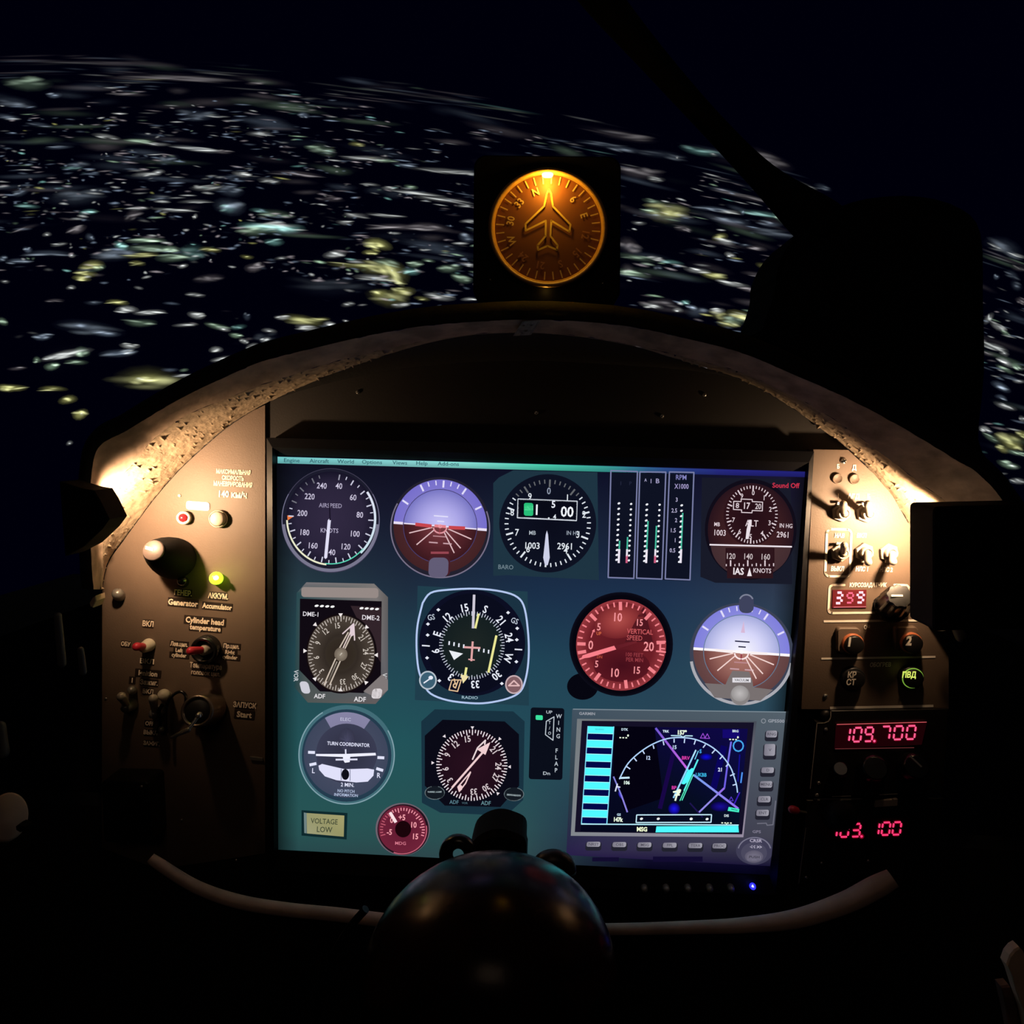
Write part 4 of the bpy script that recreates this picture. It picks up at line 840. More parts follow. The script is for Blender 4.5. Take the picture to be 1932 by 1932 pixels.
# ---- attitude indicators
def attitude(fr, cx, cy, rx, ry, top_knob, bright, label, tiltd):
    a = art(fr)
    S_, G_ = ((165, 158, 215), (110, 62, 66)) if not bright else ((178, 182, 232), (150, 105, 100))
    a.disc(cx, cy, rx, ry, (34, 32, 46) if not bright else (60, 66, 84), n=64); a.up()
    if bright: a.ring(cx, cy + 10, rx - 8, ry - 8, 20, (170, 170, 178), 100, 262, 60)
    else: a.ring(cx, cy + 6, rx - 6, ry - 6, 9, (120, 112, 135), 70, 300, 60)
    a.up(); R1_, R2_ = rx * .93, ry * .93
    h0 = 97.0 + tiltd
    a.disc(cx, cy - 8, R1_, R2_, (S_[0] * .9, S_[1] * .9, S_[2] * .95), (S_[0] * .72, S_[1] * .7, S_[2] * .95), n=50, a0=-90 + tiltd, a1=90 + tiltd)
    gcol = (88, 48, 52) if not bright else (128, 92, 92)
    a.disc(cx, cy - 8, R1_, R2_, gcol, (gcol[0] * .75, gcol[1] * .7, gcol[2] * .7), n=50, a0=90 + tiltd, a1=270 + tiltd); a.up()
    r3, r4 = R1_ * .78, R2_ * .78
    a.disc(cx, cy - 8, r3 * 1.02, r4 * 1.02, (70, 62, 110) if not bright else (100, 125, 150), n=50); a.up()
    a.disc(cx, cy - 8, r3, r4, (205, 200, 250) if not bright else (250, 248, 255), (120, 118, 195) if not bright else (165, 170, 220), n=50, a0=-90 + tiltd, a1=90 + tiltd, mid=(.55, (170, 165, 230) if not bright else (215, 215, 250)))
    a.disc(cx, cy - 8, r3, r4, (125, 62, 68) if not bright else (180, 122, 110), (58, 24, 30) if not bright else (110, 62, 60), n=50, a0=90 + tiltd, a1=270 + tiltd, mid=(.6, (84, 36, 42) if not bright else (150, 100, 92))); a.up()
    o = part(a, 'attitude_indicator', label=label)
    a = art(fr, tiltd, 8); ct, st = math.cos(math.radians(tiltd)), math.sin(math.radians(tiltd)); Wt = (235, 225, 245) if not bright else (255, 248, 250)
    def T(u, v): return (cx + u * ct - v * st, cy - 8 + u * st + v * ct)
    def ln(u0, v0, u1, v1, w_, c_): a.line(*T(u0, v0), *T(u1, v1), w_, c_)
    ln(-R1_, 0, -R1_ * .8, 0, 18, Wt); ln(R1_ * .8, 0, R1_, 0, 18, Wt); ln(-r3, 0, r3, 0, 9 if not bright else 16, Wt)
    for th in (-60, -30, -20, -10, 0, 10, 20, 30, 60):
        big = abs(th) in (60, 30, 0); a.tick(cx, cy - 8, R1_, R2_, th + tiltd, .98, .83 if big else .88, 13 if big else 8, (225, 220, 250))
    for u, v in ((-.85, .28), (-.62, .62), (.62, .62), (.9, .32), (.45, .78)): ln(u * .25 * r3, abs(v) * .18 * r4, u * r3 * .98, v * r4 * .9, 8, (225, 190, 195) if not bright else (245, 215, 210))
    lc = (225, 222, 250) if not bright else (40, 40, 70)
    ln(-50, -70, 50, -70, 9, lc); ln(-24, -34, 26, -34, 9, lc)
    ln(-70, 118, -8, 118, 9, (200, 160, 168)); ln(30, 118, 90, 118, 9, (200, 160, 168)); ln(-45, 72, 45, 72, 7, (190, 140, 148))
    a.up(); bar = (200, 70, 78) if not bright else (250, 240, 240)
    ln(-175, 0, -60, 4, 24 if not bright else 18, bar); ln(60, 4, 175, 0, 24 if not bright else 18, bar); a.ring(*T(0, 8), 46, 40, 10, (225, 150, 160) if not bright else (255, 235, 235), 90, 270, 24)
    ln(-40, 0, 40, 0, 20, (230, 130, 140) if not bright else (255, 250, 250)); ln(0, 0, 0, 60, 10, (150, 60, 70)); a.disc(*T(0, 0), 14, 14, (240, 170, 180) if not bright else (255, 255, 255), n=16)
    if bright: a.poly([T(-14, -130), T(0, -210), T(14, -130)], (215, 185, 215))
    part(a, 'horizon_scale', o)
    a = art(fr, tiltd, 10)
    if bright:
        a.poly([T(-80, 190), T(-52, 130), T(60, 130), T(86, 190), T(96, 232), T(230, 240), T(150, 320), T(-160, 320), T(-235, 228), T(-92, 226)], [(120, 112, 112)] * 10); a.up(); a.rect(cx - 62, cy + 166, cx + 62, cy + 198, (225, 222, 228)); a.up(); a.text('VACUUM', cx, cy + 182, 16, (90, 90, 95), 2)
        a.disc(cx - 10, cy + 285, 66, 66, (135, 130, 130), n=30); a.up(); a.disc(cx - 12, cy + 272, 58, 54, (190, 186, 186), (150, 146, 146), n=30)
        part(a, 'adjust_knob', o); a = art(fr, tiltd, 10)
        a.rr(cx + 32 - 50, cy - 395, cx + 32 + 50, cy - 270, 40, (62, 66, 92)); a.up(); a.ring(cx + 32, cy - 350, 46, 44, 10, (125, 130, 150), -70, 70, 20)
    else:
        a.rr(cx - 80, cy + 200, cx + 70, cy + 340, 30, (70, 30, 40)); a.up(); a.rr(cx - 78, cy + 212, cx + 60, cy + 350, 40, (98, 92, 118), sk=-6); a.line(cx - 66, cy + 178, cx + 60, cy + 178, 16, (150, 70, 82))
    part(a, 'adjust_knob' if not bright else 'caging_knob', o); return o
attitude(TA, 1228, 650, 352, 352, False, False, 'attitude dial with lilac sky and dark red ground', 4.5)
attitude(TB, 1428, 1475, 350, 340, True, True, 'brighter attitude dial with white sky glow and silver lower rim', 4.0)
# ---- altimeter
a = art(TA)
a.poly([(1640, 300), (1740, 250), (2330, 265), (2340, 1020), (1700, 985), (1600, 990), (1600, 340)], (30, 52, 66)); a.up()
cx, cy, rx, ry = 1982, 622, 340, 345
a.disc(cx, cy, rx, ry, (10, 12, 26), (14, 18, 34), n=64); a.up()
alt = part(a, 'altimeter', label='black altimeter dial with a boxed digital readout')
a = art(TA, 2, 4); TX = (225, 232, 240)
for k in range(50):
    th = k * 7.2 + 3; mj = k % 5 == 0; f = .45 if abs(((th + 180) % 360) - 180) < 50 else 1
    a.tick(cx, cy, rx, ry, th, .89, .74 if mj else .81, 12 if mj else 8, tuple(x * f for x in TX))
for k in range(10):
    if k in (5,): continue
    a.dialtext(str(k), cx, cy, rx * .66 if k not in (2, 8) else rx * .78, ry * .66, k * 36 + 2, 46, TX if k else (150, 160, 180), False, .85, 2)
a.text('MB', 1875 - 0, 688, 28, (170, 180, 190), 2, .9); a.text('IN HG', 2160, 690, 28, (150, 160, 175), 2, .85); a.text('1003', 1875, 778, 44, TX, 2, .9); a.text('2961', 2100, 782, 44, TX, 2, .9)
a.text('BARO', 1688, 928, 30, (110, 130, 140), 2, .95)
a.up(); a.poly([(1775, 452), (2187, 468), (2182, 602), (1770, 582)], (8, 10, 22)); a.lines([(1775, 452), (2187, 468), (2182, 602), (1770, 582)], 9, (215, 222, 232), True)
a.up(); a.rr(1815, 478, 1880, 568, 14, (40, 190, 120), sl=2); a.rect(1815, 498, 1880, 530, (90, 230, 160)); a.text('1', 1905, 526, 70, (240, 244, 250), 2, .85, .02); a.text('5', 2022, 488, 48, (235, 240, 250), 2, .9, .02); a.text('.', 1990, 560, 60, TX, 2); a.text('4', 2030, 576, 34, TX, 2, .9, .015); a.text('00', 2118, 540, 70, (240, 244, 250), 2, .9, .02)
part(a, 'scale', alt)
a = art(TA, 2, 9); a.poly([(1968, 700), (1976, 672), (1984, 700), (1996, 862), (1982, 915), (1962, 915), (1950, 862)], (205, 208, 232)); part(a, 'needle', alt)
# ---- engine bars
EG = (1160, 880, 8.781)
a = art(EG, 1.5)
a.poly([(-95, 90), (1320, 95), (1250, 1900), (-120, 1840)], (14, 18, 34)); a.up()
LC = (120, 125, 165)
a.up()
for q in ([(-65, 70), (375, 85), (315, 1855), (-110, 1840)], [(415, 90), (845, 95), (780, 1868), (360, 1850)], [(905, 92), (1310, 100), (1245, 1880), (835, 1862)]):
    a.lines(q, 22, LC, True)
eng = part(a, 'engine_gauges', label='three framed bar gauges for the engine')
a = art(EG, 1.5, 5)
for x0, x1, n_, top_, s_, gy, sidex in [(68, 30, 12, 612, 86, 1230, 48), (270, 232, 12, 622, 86, 1170, -48), (532, 490, 12, 630, 86, 905, 40), (742, 700, 12, 635, 86, 985, -48), (1108, 1068, 12, 645, 85, 770, 30)]:
    bx0, bx1 = (x0 + sidex * .35 + (6 if sidex > 0 else -26)), 0
    for k in range(n_):
        f = k / (n_ - 1); x = x0 + (x1 - x0) * f; y = top_ + 935 * (f * 1.06 - .06 * f * f) ; a.disc(x, y, 24 if sidex != -48 else 20, 17, (238, 240, 248), n=12, ang=-25)
    def bx(y): f = (y - top_) / 935; return x0 + (x1 - x0) * f + (sidex * .75)
    a.line(bx(gy), gy, bx(1380), 1380, 24, (70, 190, 160)); 
    if sidex > 0: a.line(bx(1370), 1370, bx(1600), 1600, 34, (240, 232, 245))
    else: a.line(bx(1370), 1370, bx(1490), 1490, 30, (240, 232, 245)); a.line(bx(1470), 1470, bx(1600), 1600, 34, (205, 95, 130))
for s_, x, y in [('3', 1025, 550), ('2.5', 985, 730), ('2', 1015, 890), ('1.5', 970, 1058), ('1', 1000, 1222), ('0.5', 955, 1390)]: a.text(s_, x, y, 66, (185, 180, 215), 1, .85)
a.text('RPM', 1100, 180, 80, (130, 130, 190), 1, .85); a.text('X1000', 1105, 330, 80, (165, 155, 205), 1, .75)
a.text('A', 510, 225, 50, (170, 168, 205), 1, .8); a.text('I', 600, 242, 70, (165, 160, 200), 1, 1); a.text('B', 710, 240, 75, (165, 160, 200), 1, 1.1)
a.text('I', 100, 280, 60, (40, 44, 66), 1, 1); a.text('P', 260, 280, 60, (34, 38, 60), 1, 1)
part(a, 'scale', eng)
# ---- alt / ias combo
a = art(TB)
a.poly([(1160, 290), (1760, 300), (1770, 1010), (1250, 1000), (1150, 960)], (24, 26, 40)); a.up(); a.disc(1490, 640, 310, 340, (16, 12, 24), n=60); a.up()
a.disc(1490, 645, 290, 318, (70, 34, 36), (40, 20, 28), n=60, mid=(.7, (56, 28, 32))); a.up(); a.disc(1492, 735, 272, 232, (84, 56, 56), (66, 44, 48), n=40, a0=96, a1=268); a.up(); a.rect(1320, 765, 1650, 905, (42, 18, 24)); a.rect(1330, 770, 1640, 970, (46, 22, 28)); a.disc(1492, 545, 186, 205, (36, 14, 22), (46, 20, 26), n=50)
ai = part(a, 'altitude_speed_gauge', label='dim reddish combined altitude and speed gauge')
a = art(TB, 3, 6); TX = (225, 208, 215); cx, cy, rx, ry = 1498, 540, 178, 200
for k in range(50): a.tick(cx, cy, rx, ry, k * 7.2 + 3, .98, .80 if k % 5 == 0 else .88, 9 if k % 5 == 0 else 6, TX)
for k in (0, 1, 2, 3, 4, 5, 6, 7, 9): a.dialtext(str(k), cx, cy, rx * .72, ry * .74, k * 36 + 4, 32, TX, False, .85, 3)
a.text('ALT', 1497, 598, 42, TX, 3, .8); a.text('MB', 1263, 605, 26, TX, 3, .8); a.text('1003', 1283, 662, 38, TX, 3, .8); a.text('IN HG', 1728, 615, 28, TX, 3, .8); a.text('2961', 1705, 675, 38, TX, 3, .8)
a.lines([(1375, 450), (1425, 452), (1425, 435), (1500, 438), (1500, 452), (1570, 456), (1568, 515), (1500, 512), (1498, 528), (1428, 525), (1428, 508), (1373, 505)], 6, TX, True); a.text('8', 1400, 478, 34, TX, 3); a.text('17', 1465, 480, 42, TX, 3, .8, .02); a.text('20', 1540, 484, 36, TX, 3, .8)
a.line(1212, 743, 1768, 757, 10, (240, 230, 238))
for s_, x in (('120', 1358), ('140', 1475), ('160', 1592)): a.text(s_, x, 820 + (x - 1358) * .02, 38, (205, 190, 192), 2, .8)
for k in range(12): x = 1325 + k * 29; a.line(x, 888 if k % 4 == 1 else (868 if k % 2 else 874), x, 888, 7, TX) if k % 4 != 1 else a.line(x, 848, x, 888, 9, TX)
a.text('IAS', 1408, 922, 44, (240, 230, 235), 2, .85, .025); a.text('KNOTS', 1568, 918, 30, TX, 2, .85); a.poly([(1482, 898), (1497, 955), (1465, 955)], (240, 230, 235))
part(a, 'scale', ai)
a = art(TB, 3, 8); a.poly([(1478, 575), (1494, 575), (1488, 640), (1475, 705), (1455, 705), (1462, 640)], (235, 225, 232)); part(a, 'needle', ai)
a = art(TB, 1, 8); a.text('Sound Off', 1728, 343, 32, (205, 50, 75), 1, .95, .02); part(a, 'sound_message')
# ---- radio magnetic indicator with dme
a = art(TA)
fo = [(250, 1090), (310, 1030), (765, 1040), (865, 1140), (868, 1790), (770, 1890), (300, 1878), (215, 1790), (232, 1100)]
a.poly([(290, 1035), (765, 1045), (862, 1140), (862, 1790), (775, 1888), (300, 1878), (205, 1770), (222, 1110)], [(120, 115, 118), (125, 120, 118), (95, 92, 92), (92, 92, 98), (100, 92, 92), (80, 86, 84), (34, 66, 70), (42, 74, 80)]); a.up()
a.rr(255, 1068, 795, 1138, 20, (150, 138, 134), sl=8); a.poly([(245, 1150), (818, 1168), (812, 1700), (690, 1812), (385, 1800), (240, 1650)], (16, 10, 18)); a.up()
a.poly([(600, 1200), (815, 1210), (812, 1600), (700, 1400)], (50, 36, 42)); a.up()
a.disc(535, 1535, 250, 280, (18, 10, 14), n=60); a.up(); a.disc(533, 1535, 236, 268, (66, 56, 48), (78, 68, 60), n=60, mid=(.5, (50, 42, 36))); a.up(); a.disc(530, 1538, 104, 108, (44, 34, 28), (52, 44, 36), n=40); a.up()
rm = part(a, 'radio_compass', label='bearing dial with double pointer in a pale rectangular frame')
a = art(TA, 2, 8); TX = (228, 222, 222); cx, cy, rx, ry = 533, 1535, 236, 268
for k in range(72): a.tick(cx, cy, rx, ry, k * 5, .98, .84 if k % 2 == 0 else .9, 6 if k % 6 == 0 else 5, (205, 195, 188))
for s_, th in (('15', -8), ('12', -38), ('9', -68), ('6', -98), ('3', -128), ('33', 176), ('30', 146), ('27', 116), ('24', 86), ('21', 56)): a.dialtext(s_, cx, cy, rx * .74, ry * .74, th, 38, (205, 195, 185), True, .8)
for x, y, r in ((530, 1262, 180), (352, 1332, 130), (712, 1350, 225), (278, 1516, 90), (782, 1545, 270), (350, 1712, 45), (708, 1738, -45), (530, 1790, 0)):
    q = math.radians(r - 180); a.poly([(x + 18 * math.cos(t_ + q), y + 18 * math.sin(t_ + q)) for t_ in (math.pi / 2, math.pi * 7 / 6, math.pi * 11 / 6)], (240, 232, 232))
for k in range(4): a.disc(362 + k * 37, 1200 + k * 2, 15, 8, (245, 245, 245), n=10, ang=-10); a.disc(677 + k * 36, 1217 + k * 2, 15, 8, (245, 245, 245), n=10, ang=-10)
a.text('DME-1', 320, 1258, 30, (220, 215, 222), 3, .95, .015); a.text('DME-2', 742, 1283, 32, (225, 218, 225), 3, .95, .015)
a.text('ADF', 382, 1833, 30, (225, 222, 225), 2, .95, .02); a.text('ADF', 665, 1855, 32, (225, 222, 225), 2, .95, .02); a.text('VOR', 218, 1690, 30, (200, 205, 210), 92, .9, .015); a.text('VOR', 838, 1715, 32, (215, 215, 215), 92, .9, .015)
a.up(); a.rr(238, 1730, 300, 1815, 24, (205, 205, 215), sk=22); a.poly([(690, 1800), (820, 1680), (862, 1720), (862, 1790), (790, 1850)], (128, 120, 120)); a.rr(755, 1780, 825, 1850, 22, (222, 215, 218), sk=-12)
part(a, 'scale', rm)
a = art(TA, 2, 11); Nc = (205, 190, 175)
for dx in (-20, 20): a.line(433 + dx, 1755, 515 + dx, 1570, 9, Nc); a.line(540 + dx, 1500, 600 + dx * .8, 1385, 9, Nc)
a.line(440, 1740, 505, 1590, 8, [(90, 80, 70), (160, 150, 140)]); a.lines([(545, 1395), (622, 1325), (628, 1440)], 9, (225, 205, 210)); a.poly([(595, 1350), (622, 1320), (630, 1400), (598, 1420)], (225, 205, 215)); a.line(545, 1500, 610, 1360, 8, (225, 205, 200)); a.up(); a.disc(532, 1540, 46, 48, (150, 138, 122), (110, 98, 86), n=26); a.line(525, 1548, 540, 1530, 6, (220, 212, 200))
part(a, 'needle', rm)
# ---- horizontal situation indicator
a = art(TA)
a.poly([(1070, 1060), (1840, 1100), (1850, 1900), (1050, 1860)], (32, 62, 76)); a.up()
sq = [(1105, 1180), (1160, 1110), (1280, 1088), (1480, 1080), (1660, 1100), (1770, 1140), (1820, 1220), (1845, 1400), (1848, 1560), (1830, 1700), (1790, 1800), (1700, 1850), (1560, 1880), (1440, 1882), (1280, 1862), (1160, 1815), (1110, 1740), (1075, 1640), (1062, 1480), (1070, 1330)]
sq = spl(sq + sq[:1], 4)
a.poly(sq, (26, 50, 66)); a.up(); a.disc(1452, 1460, 372, 372, (12, 14, 34), n=60); a.up(); a.lines(sq, 13, (180, 200, 240)); a.up()
a.disc(1452, 1462, 325, 350, (10, 12, 28), n=60); a.up(); a.disc(1450, 1478, 212, 222, (30, 38, 36), (20, 30, 32), n=50); a.up()
hs = part(a, 'heading_indicator', label='squarish situation dial with white outline')
a = art(TA, 2, 7); TX = (232, 236, 248); cx, cy = 1450, 1478
for k in range(72): a.tick(cx, cy, 232, 242, k * 5, .99, .90 if k % 2 else .86, 6, (190, 196, 210))
for s_, th in (('S', 20), ('21', 49), ('24', 78), ('W', 108), ('30', 140), ('33', 176), ('3', 216), ('6', 262), ('E', 288), ('12', 318), ('15', 348)): a.dialtext(s_, 1455, 1480, 262, 272, th, 52, TX, True, .85, 0, .02)
for x, y in ((1215, 1228), (1142, 1328), (1140, 1405), (1136, 1565), (1704, 1248), (1768, 1358), (1765, 1438), (1762, 1592), (1222, 1725), (1660, 1745)): a.poly([(x - 14, y), (x, y - 12), (x + 14, y), (x, y + 12)], TX)
a.line(1100, 1478, 1155, 1482, 9, TX); a.line(1750, 1505, 1803, 1508, 9, TX); a.text('GS', 1165, 1280, 38, (190, 200, 215), -10, .8); a.text('GS', 1750, 1305, 38, (190, 200, 215), 20, .8)
for x in (1292, 1326, 1360, 1394, 1500, 1535, 1568, ): a.line(x, 1448 + (x - 1292) * .22, x - 2, 1474 + (x - 1292) * .22, 10, TX)
a.text('R', 1330, 1745, 60, (225, 190, 150), 200, .8); a.lines([(1290, 1790), (1310, 1720), (1375, 1720), (1350, 1800)], 8, (225, 190, 150), True)
a.poly([(1290, 1512), (1388, 1535), (1325, 1580)], (235, 238, 245)); a.text('RADIO', 1436, 1843, 20, (160, 190, 205), 2, 1.3)
for x, y, c_ in ((1142, 1722, (60, 95, 115)), (1745, 1752, (130, 95, 100))): a.up(); a.disc(x, y, 62, 66, (185, 195, 205) if x < 1500 else (200, 175, 180), n=32); a.up(); a.disc(x, y, 52, 56, c_, n=32); a.L -= 2
a.L += 3; a.line(1112, 1742, 1170, 1702, 9, TX); a.disc(1162, 1704, 16, 14, TX, n=14); a.lines([(1708, 1760), (1745, 1725), (1782, 1760)], 10, (225, 185, 185), True)
part(a, 'compass_card', hs)
a = art(TA, 2, 11); Yc = (235, 232, 150)
a.line(1466, 1122, 1458, 1358, 18, (205, 200, 215)); a.line(1498, 1255, 1474, 1358, 15, Yc); a.line(1622, 1408, 1566, 1668, 16, Yc); a.line(1412, 1632, 1402, 1690, 16, Yc); a.poly([(1370, 1680), (1428, 1695), (1388, 1745)], (240, 225, 170))
a.line(1395, 1490, 1510, 1496, 14, (225, 165, 165)); a.line(1456, 1450, 1446, 1588, 14, (225, 165, 165)); a.line(1425, 1575, 1470, 1580, 9, (225, 165, 165)); part(a, 'course_needle', hs)
# ---- vertical speed
a = art(TB)
a.disc(355, 1700, 105, 90, (6, 6, 16), n=40); a.up(); a.disc(615, 1415, 350, 352, (6, 5, 14), (12, 12, 24), n=64, mid=(.93, (6, 5, 14))); a.up(); a.disc(615, 1420, 304, 308, (90, 24, 32), (150, 56, 62), n=64, mid=(.72, (108, 30, 38))); a.up()
a.disc(600, 1255, 170, 120, (175, 78, 74), (112, 34, 40), n=40, ang=-10, mid=(.5, (150, 58, 58))); a.poly([(740, 1200), (770, 1160), (830, 1400), (640, 1400)], (78, 22, 30)); a.up(); a.disc(620, 1560, 190, 110, (68, 14, 26), (88, 22, 32), n=30); a.up()
vsi = part(a, 'vertical_speed_indicator', label='red glowing vertical speed dial')
a = art(TB, 2, 7); TX = (242, 130, 138); cx, cy, rx, ry = 615, 1422, 300, 296
for k in range(41):
    th = -87 + k * 8.7 - 1; mj = k % 5 == 0
    if th > 260: break
    a.tick(cx, cy, rx, ry, th, .99, .80 if mj else .88, 22 if mj else 10, TX)
for s_, x, y, h in (('10', 595, 1232, 56), ('15', 742, 1268, 44), ('5', 465, 1297, 48), ('0', 410, 1420, 58), ('20', 802, 1430, 60), ('5', 450, 1548, 44), ('10', 575, 1607, 56), ('15', 722, 1590, 46)): a.text(s_, x, y, h, (245, 150, 155), 3, .82, .015)
a.text('VERTICAL', 742, 1330, 32, (205, 92, 96), 3, .85, .012); a.text('SPEED', 706, 1372, 32, (190, 84, 88), 3, .85, .012); a.text('UP', 465, 1342, 22, (225, 110, 70), 3, .85); a.text('DN', 470, 1500, 20, (190, 80, 60), 3, .85); a.text('100 FEET', 706, 1486, 26, (150, 58, 66), 3, .85); a.text('PER MIN', 706, 1520, 26, (150, 58, 66), 3, .85)
a.line(412, 1370, 430, 1318, 7, TX); a.poly([(418, 1325), (436, 1312), (438, 1335)], TX); a.lines([(858, 1398), (912, 1398), (880, 1402), (878, 1460), (912, 1468), (855, 1462)], 12, TX)
part(a, 'scale', vsi)
a = art(TB, 2, 9); a.line(575, 1438, 720, 1398, 26, [(95, 26, 36), (110, 34, 42)], 14); a.up(); a.poly([(568, 1425), (582, 1450), (400, 1505), (345, 1512), (355, 1490), (390, 1478)], (250, 128, 138)); part(a, 'needle', vsi)
# ---- turn coordinator
a = art(TCC); cx, cy, rx, ry = 572, 425, 340, 350
a.disc(cx, cy, rx, ry, (64, 104, 118), (66, 108, 118), n=64); a.up(); a.ring(cx, cy, rx - 6, ry - 6, 7, (135, 165, 175), 60, 330, 60); a.disc(cx, cy + 4, rx - 26, ry - 26, (36, 60, 78), n=60); a.up()
a.disc(cx - 4, cy, rx - 44, ry - 50, (78, 82, 104), (62, 70, 92), n=64); a.up(); a.disc(cx - 4, cy, rx - 44, ry - 50, (120, 118, 150), (135, 132, 165), n=16, a0=-30, a1=35); a.up(); a.disc(cx, cy - 10, 214, 210, (46, 46, 64), (58, 60, 82), n=50); a.disc(cx, cy - 100, 60, 90, (78, 78, 106), (52, 52, 72), n=26); a.up()
tcn = part(a, 'turn_coordinator', label='grey turn coordinator dial with a white aircraft bar')
a = art(TCC, 3, 7); TX = (226, 228, 250)
a.text('TURN COORDINATOR', 585, 350, 24, TX, 3, .82, .02); a.text('ELEC', 565, 175, 22, (190, 190, 215), 3, 1.1, .01)
for x, y, r in ((326, 407, 2), (812, 444, 3), (336, 490, -12), (804, 527, 18)): a.line(x - 24, y - 24 * math.sin(math.radians(r)), x + 24, y + 24 * math.sin(math.radians(r)), 20, TX)
a.text('L', 340, 535, 34, TX, 3, .9); a.text('R', 798, 568, 34, TX, 3, .9); a.text('2 MIN.', 578, 634, 26, TX, 3, .9, .015); a.text('NO PITCH', 568, 678, 20, (185, 200, 230), 3, .9); a.text('INFORMATION', 568, 706, 20, (185, 200, 230), 3, .85)
a.poly([(375, 500), (400, 488), (560, 525), (720, 520), (765, 528), (760, 570), (720, 612), (640, 618), (500, 602), (420, 575), (380, 530)], (225, 225, 250)); a.up(); a.rect(532, 522, 536, 602, (70, 80, 110)); a.rect(594, 526, 598, 606, (70, 80, 110)); a.disc(563, 562, 27, 38, (14, 14, 24), n=24)
part(a, 'scale', tcn)
a = art(TCC, 2, 9); a.poly([(357, 418), (560, 418), (775, 410), (778, 428), (600, 438), (560, 440), (357, 432)], (240, 240, 255)); a.line(495, 458, 648, 456, 12, (225, 225, 245)); a.poly([(545, 425), (598, 430), (594, 475), (560, 480), (548, 460)], (240, 240, 255)); a.line(565, 385, 566, 420, 10, (230, 230, 250)); part(a, 'aircraft_symbol', tcn)
# ---- voltage light
a = art(TCC, 2); a.poly([(256, 812), (578, 832), (572, 1018), (256, 990)], (14, 40, 44)); a.up(); a.poly([(272, 828), (292, 832), (292, 975), (275, 972)], (110, 130, 130)); a.poly([(292, 832), (556, 850), (552, 998), (294, 975)], [(150, 150, 108), (165, 160, 110), (150, 148, 100), (158, 158, 122)]); a.up(); a.text('VOLTAGE', 415, 890, 36, (66, 74, 54), 3, .82, .012); a.text('LOW', 418, 948, 38, (66, 74, 54), 3, .85, .012); part(a, 'voltage_light', label='pale yellow warning box with the words VOLTAGE LOW')
# ---- amp gauge
a = art(TCC, 2); cx, cy = 965, 945
a.disc(cx, cy, 190, 184, (110, 96, 108), n=50); a.up(); a.disc(cx + 3, cy + 3, 180, 178, (34, 18, 28), n=50); a.up(); a.disc(cx - 2, cy, 168, 166, (96, 26, 48), (110, 34, 56), n=50); a.up(); a.ring(cx - 4, cy + 5, 172, 168, 8, (190, 90, 112), 80, 200, 40); a.disc(cx + 3, cy, 56, 58, (26, 4, 10), n=30); a.up()
ag = part(a, 'temperature_gauge', label='small round crimson gauge with a dark hub')
a = art(TCC, 2, 6); TX = (242, 150, 165)
for k in range(28): th = -105 + k * 7.8; a.tick(cx - 2, cy + 5, 162, 160, th, .97, .76 if k % 4 == 0 else .84, 7, TX if th > -30 else (190, 90, 110))
for s_, x, y in (('+5', 960, 862), ('0', 888, 882), ('10', 1044, 915), ('15', 1056, 996), ('-5', 872, 965)): a.text(s_, x, y, 38, (250, 165, 175), 3, .85, .02)
a.text('MDG', 950, 1044, 22, (215, 120, 140), 2, 1.1); part(a, 'scale', ag)
a = art(TCC, 2, 8); a.line(876, 828, 918, 898, 22, (250, 225, 230)); part(a, 'needle', ag)
# ---- second bearing dial
a = art(TCC, 2)
a.poly([(1190, 105), (1740, 120), (1820, 190), (1810, 740), (1690, 850), (1230, 830), (1100, 760), (1095, 190)], (24, 50, 64)); a.up(); a.poly([(1245, 178), (1680, 190), (1780, 280), (1782, 640), (1650, 790), (1260, 780), (1120, 640), (1120, 290)], (10, 10, 22)); a.up()
a.disc(1450, 495, 240, 250, (40, 16, 30), (30, 12, 24), n=60); a.up()
b2 = part(a, 'radio_compass', label='black octagonal bearing dial with crossed pointers')
a = art(TCC, 2, 6); cx, cy, rx, ry = 1450, 497, 252, 252; TX = (235, 225, 232)
for k in range(72): a.tick(cx, cy, rx, ry, k * 5 + 1, .99, .84 if k % 2 == 0 else .90, 7, TX)
for s_, th in (('12', 322), ('15', 351), ('9', 293), ('6', 262), ('3', 236), ('33', 176), ('30', 148), ('27', 117), ('24', 92), ('21', 55)): a.dialtext(s_, cx, cy, rx * .74, ry * .74, th, 42, (215, 200, 205), True, .85, 0, .02)
for x, y, r in ((1454, 232, 180), (1258, 294, 140), (1645, 312, 225), (1174, 480, 90), (1716, 508, 270), (1632, 695, -45)):
    q = math.radians(r - 180); a.poly([(x + 14 * math.cos(t_ + q), y + 14 * math.sin(t_ + q)) for t_ in (math.pi / 2, math.pi * 7 / 6, math.pi * 11 / 6)], TX)
a.text('ADF', 1325, 755, 26, (90, 130, 145), 2, .9); a.text('VOR', 1400, 762, 14, (70, 100, 112), 2, 1); a.text('ADF', 1548, 762, 28, (100, 140, 150), 2, .9)
for x, sgn in ((1190, 1), (1745, -1)): a.up(); a.disc(x, 690 + (10 if sgn < 0 else 0), 70, 48, (20, 26, 34), n=26); a.ring(x, 690 + (10 if sgn < 0 else 0), 68, 46, 5, (110, 125, 130), 20, 340, 30); a.line(x - 50, 685 + (18 if sgn < 0 else 0), x + 48, 683 + (28 if sgn < 0 else 0), 12, (150, 165, 170))
part(a, 'scale', b2)
a = art(TCC, 2, 9); Nc = (240, 205, 208)
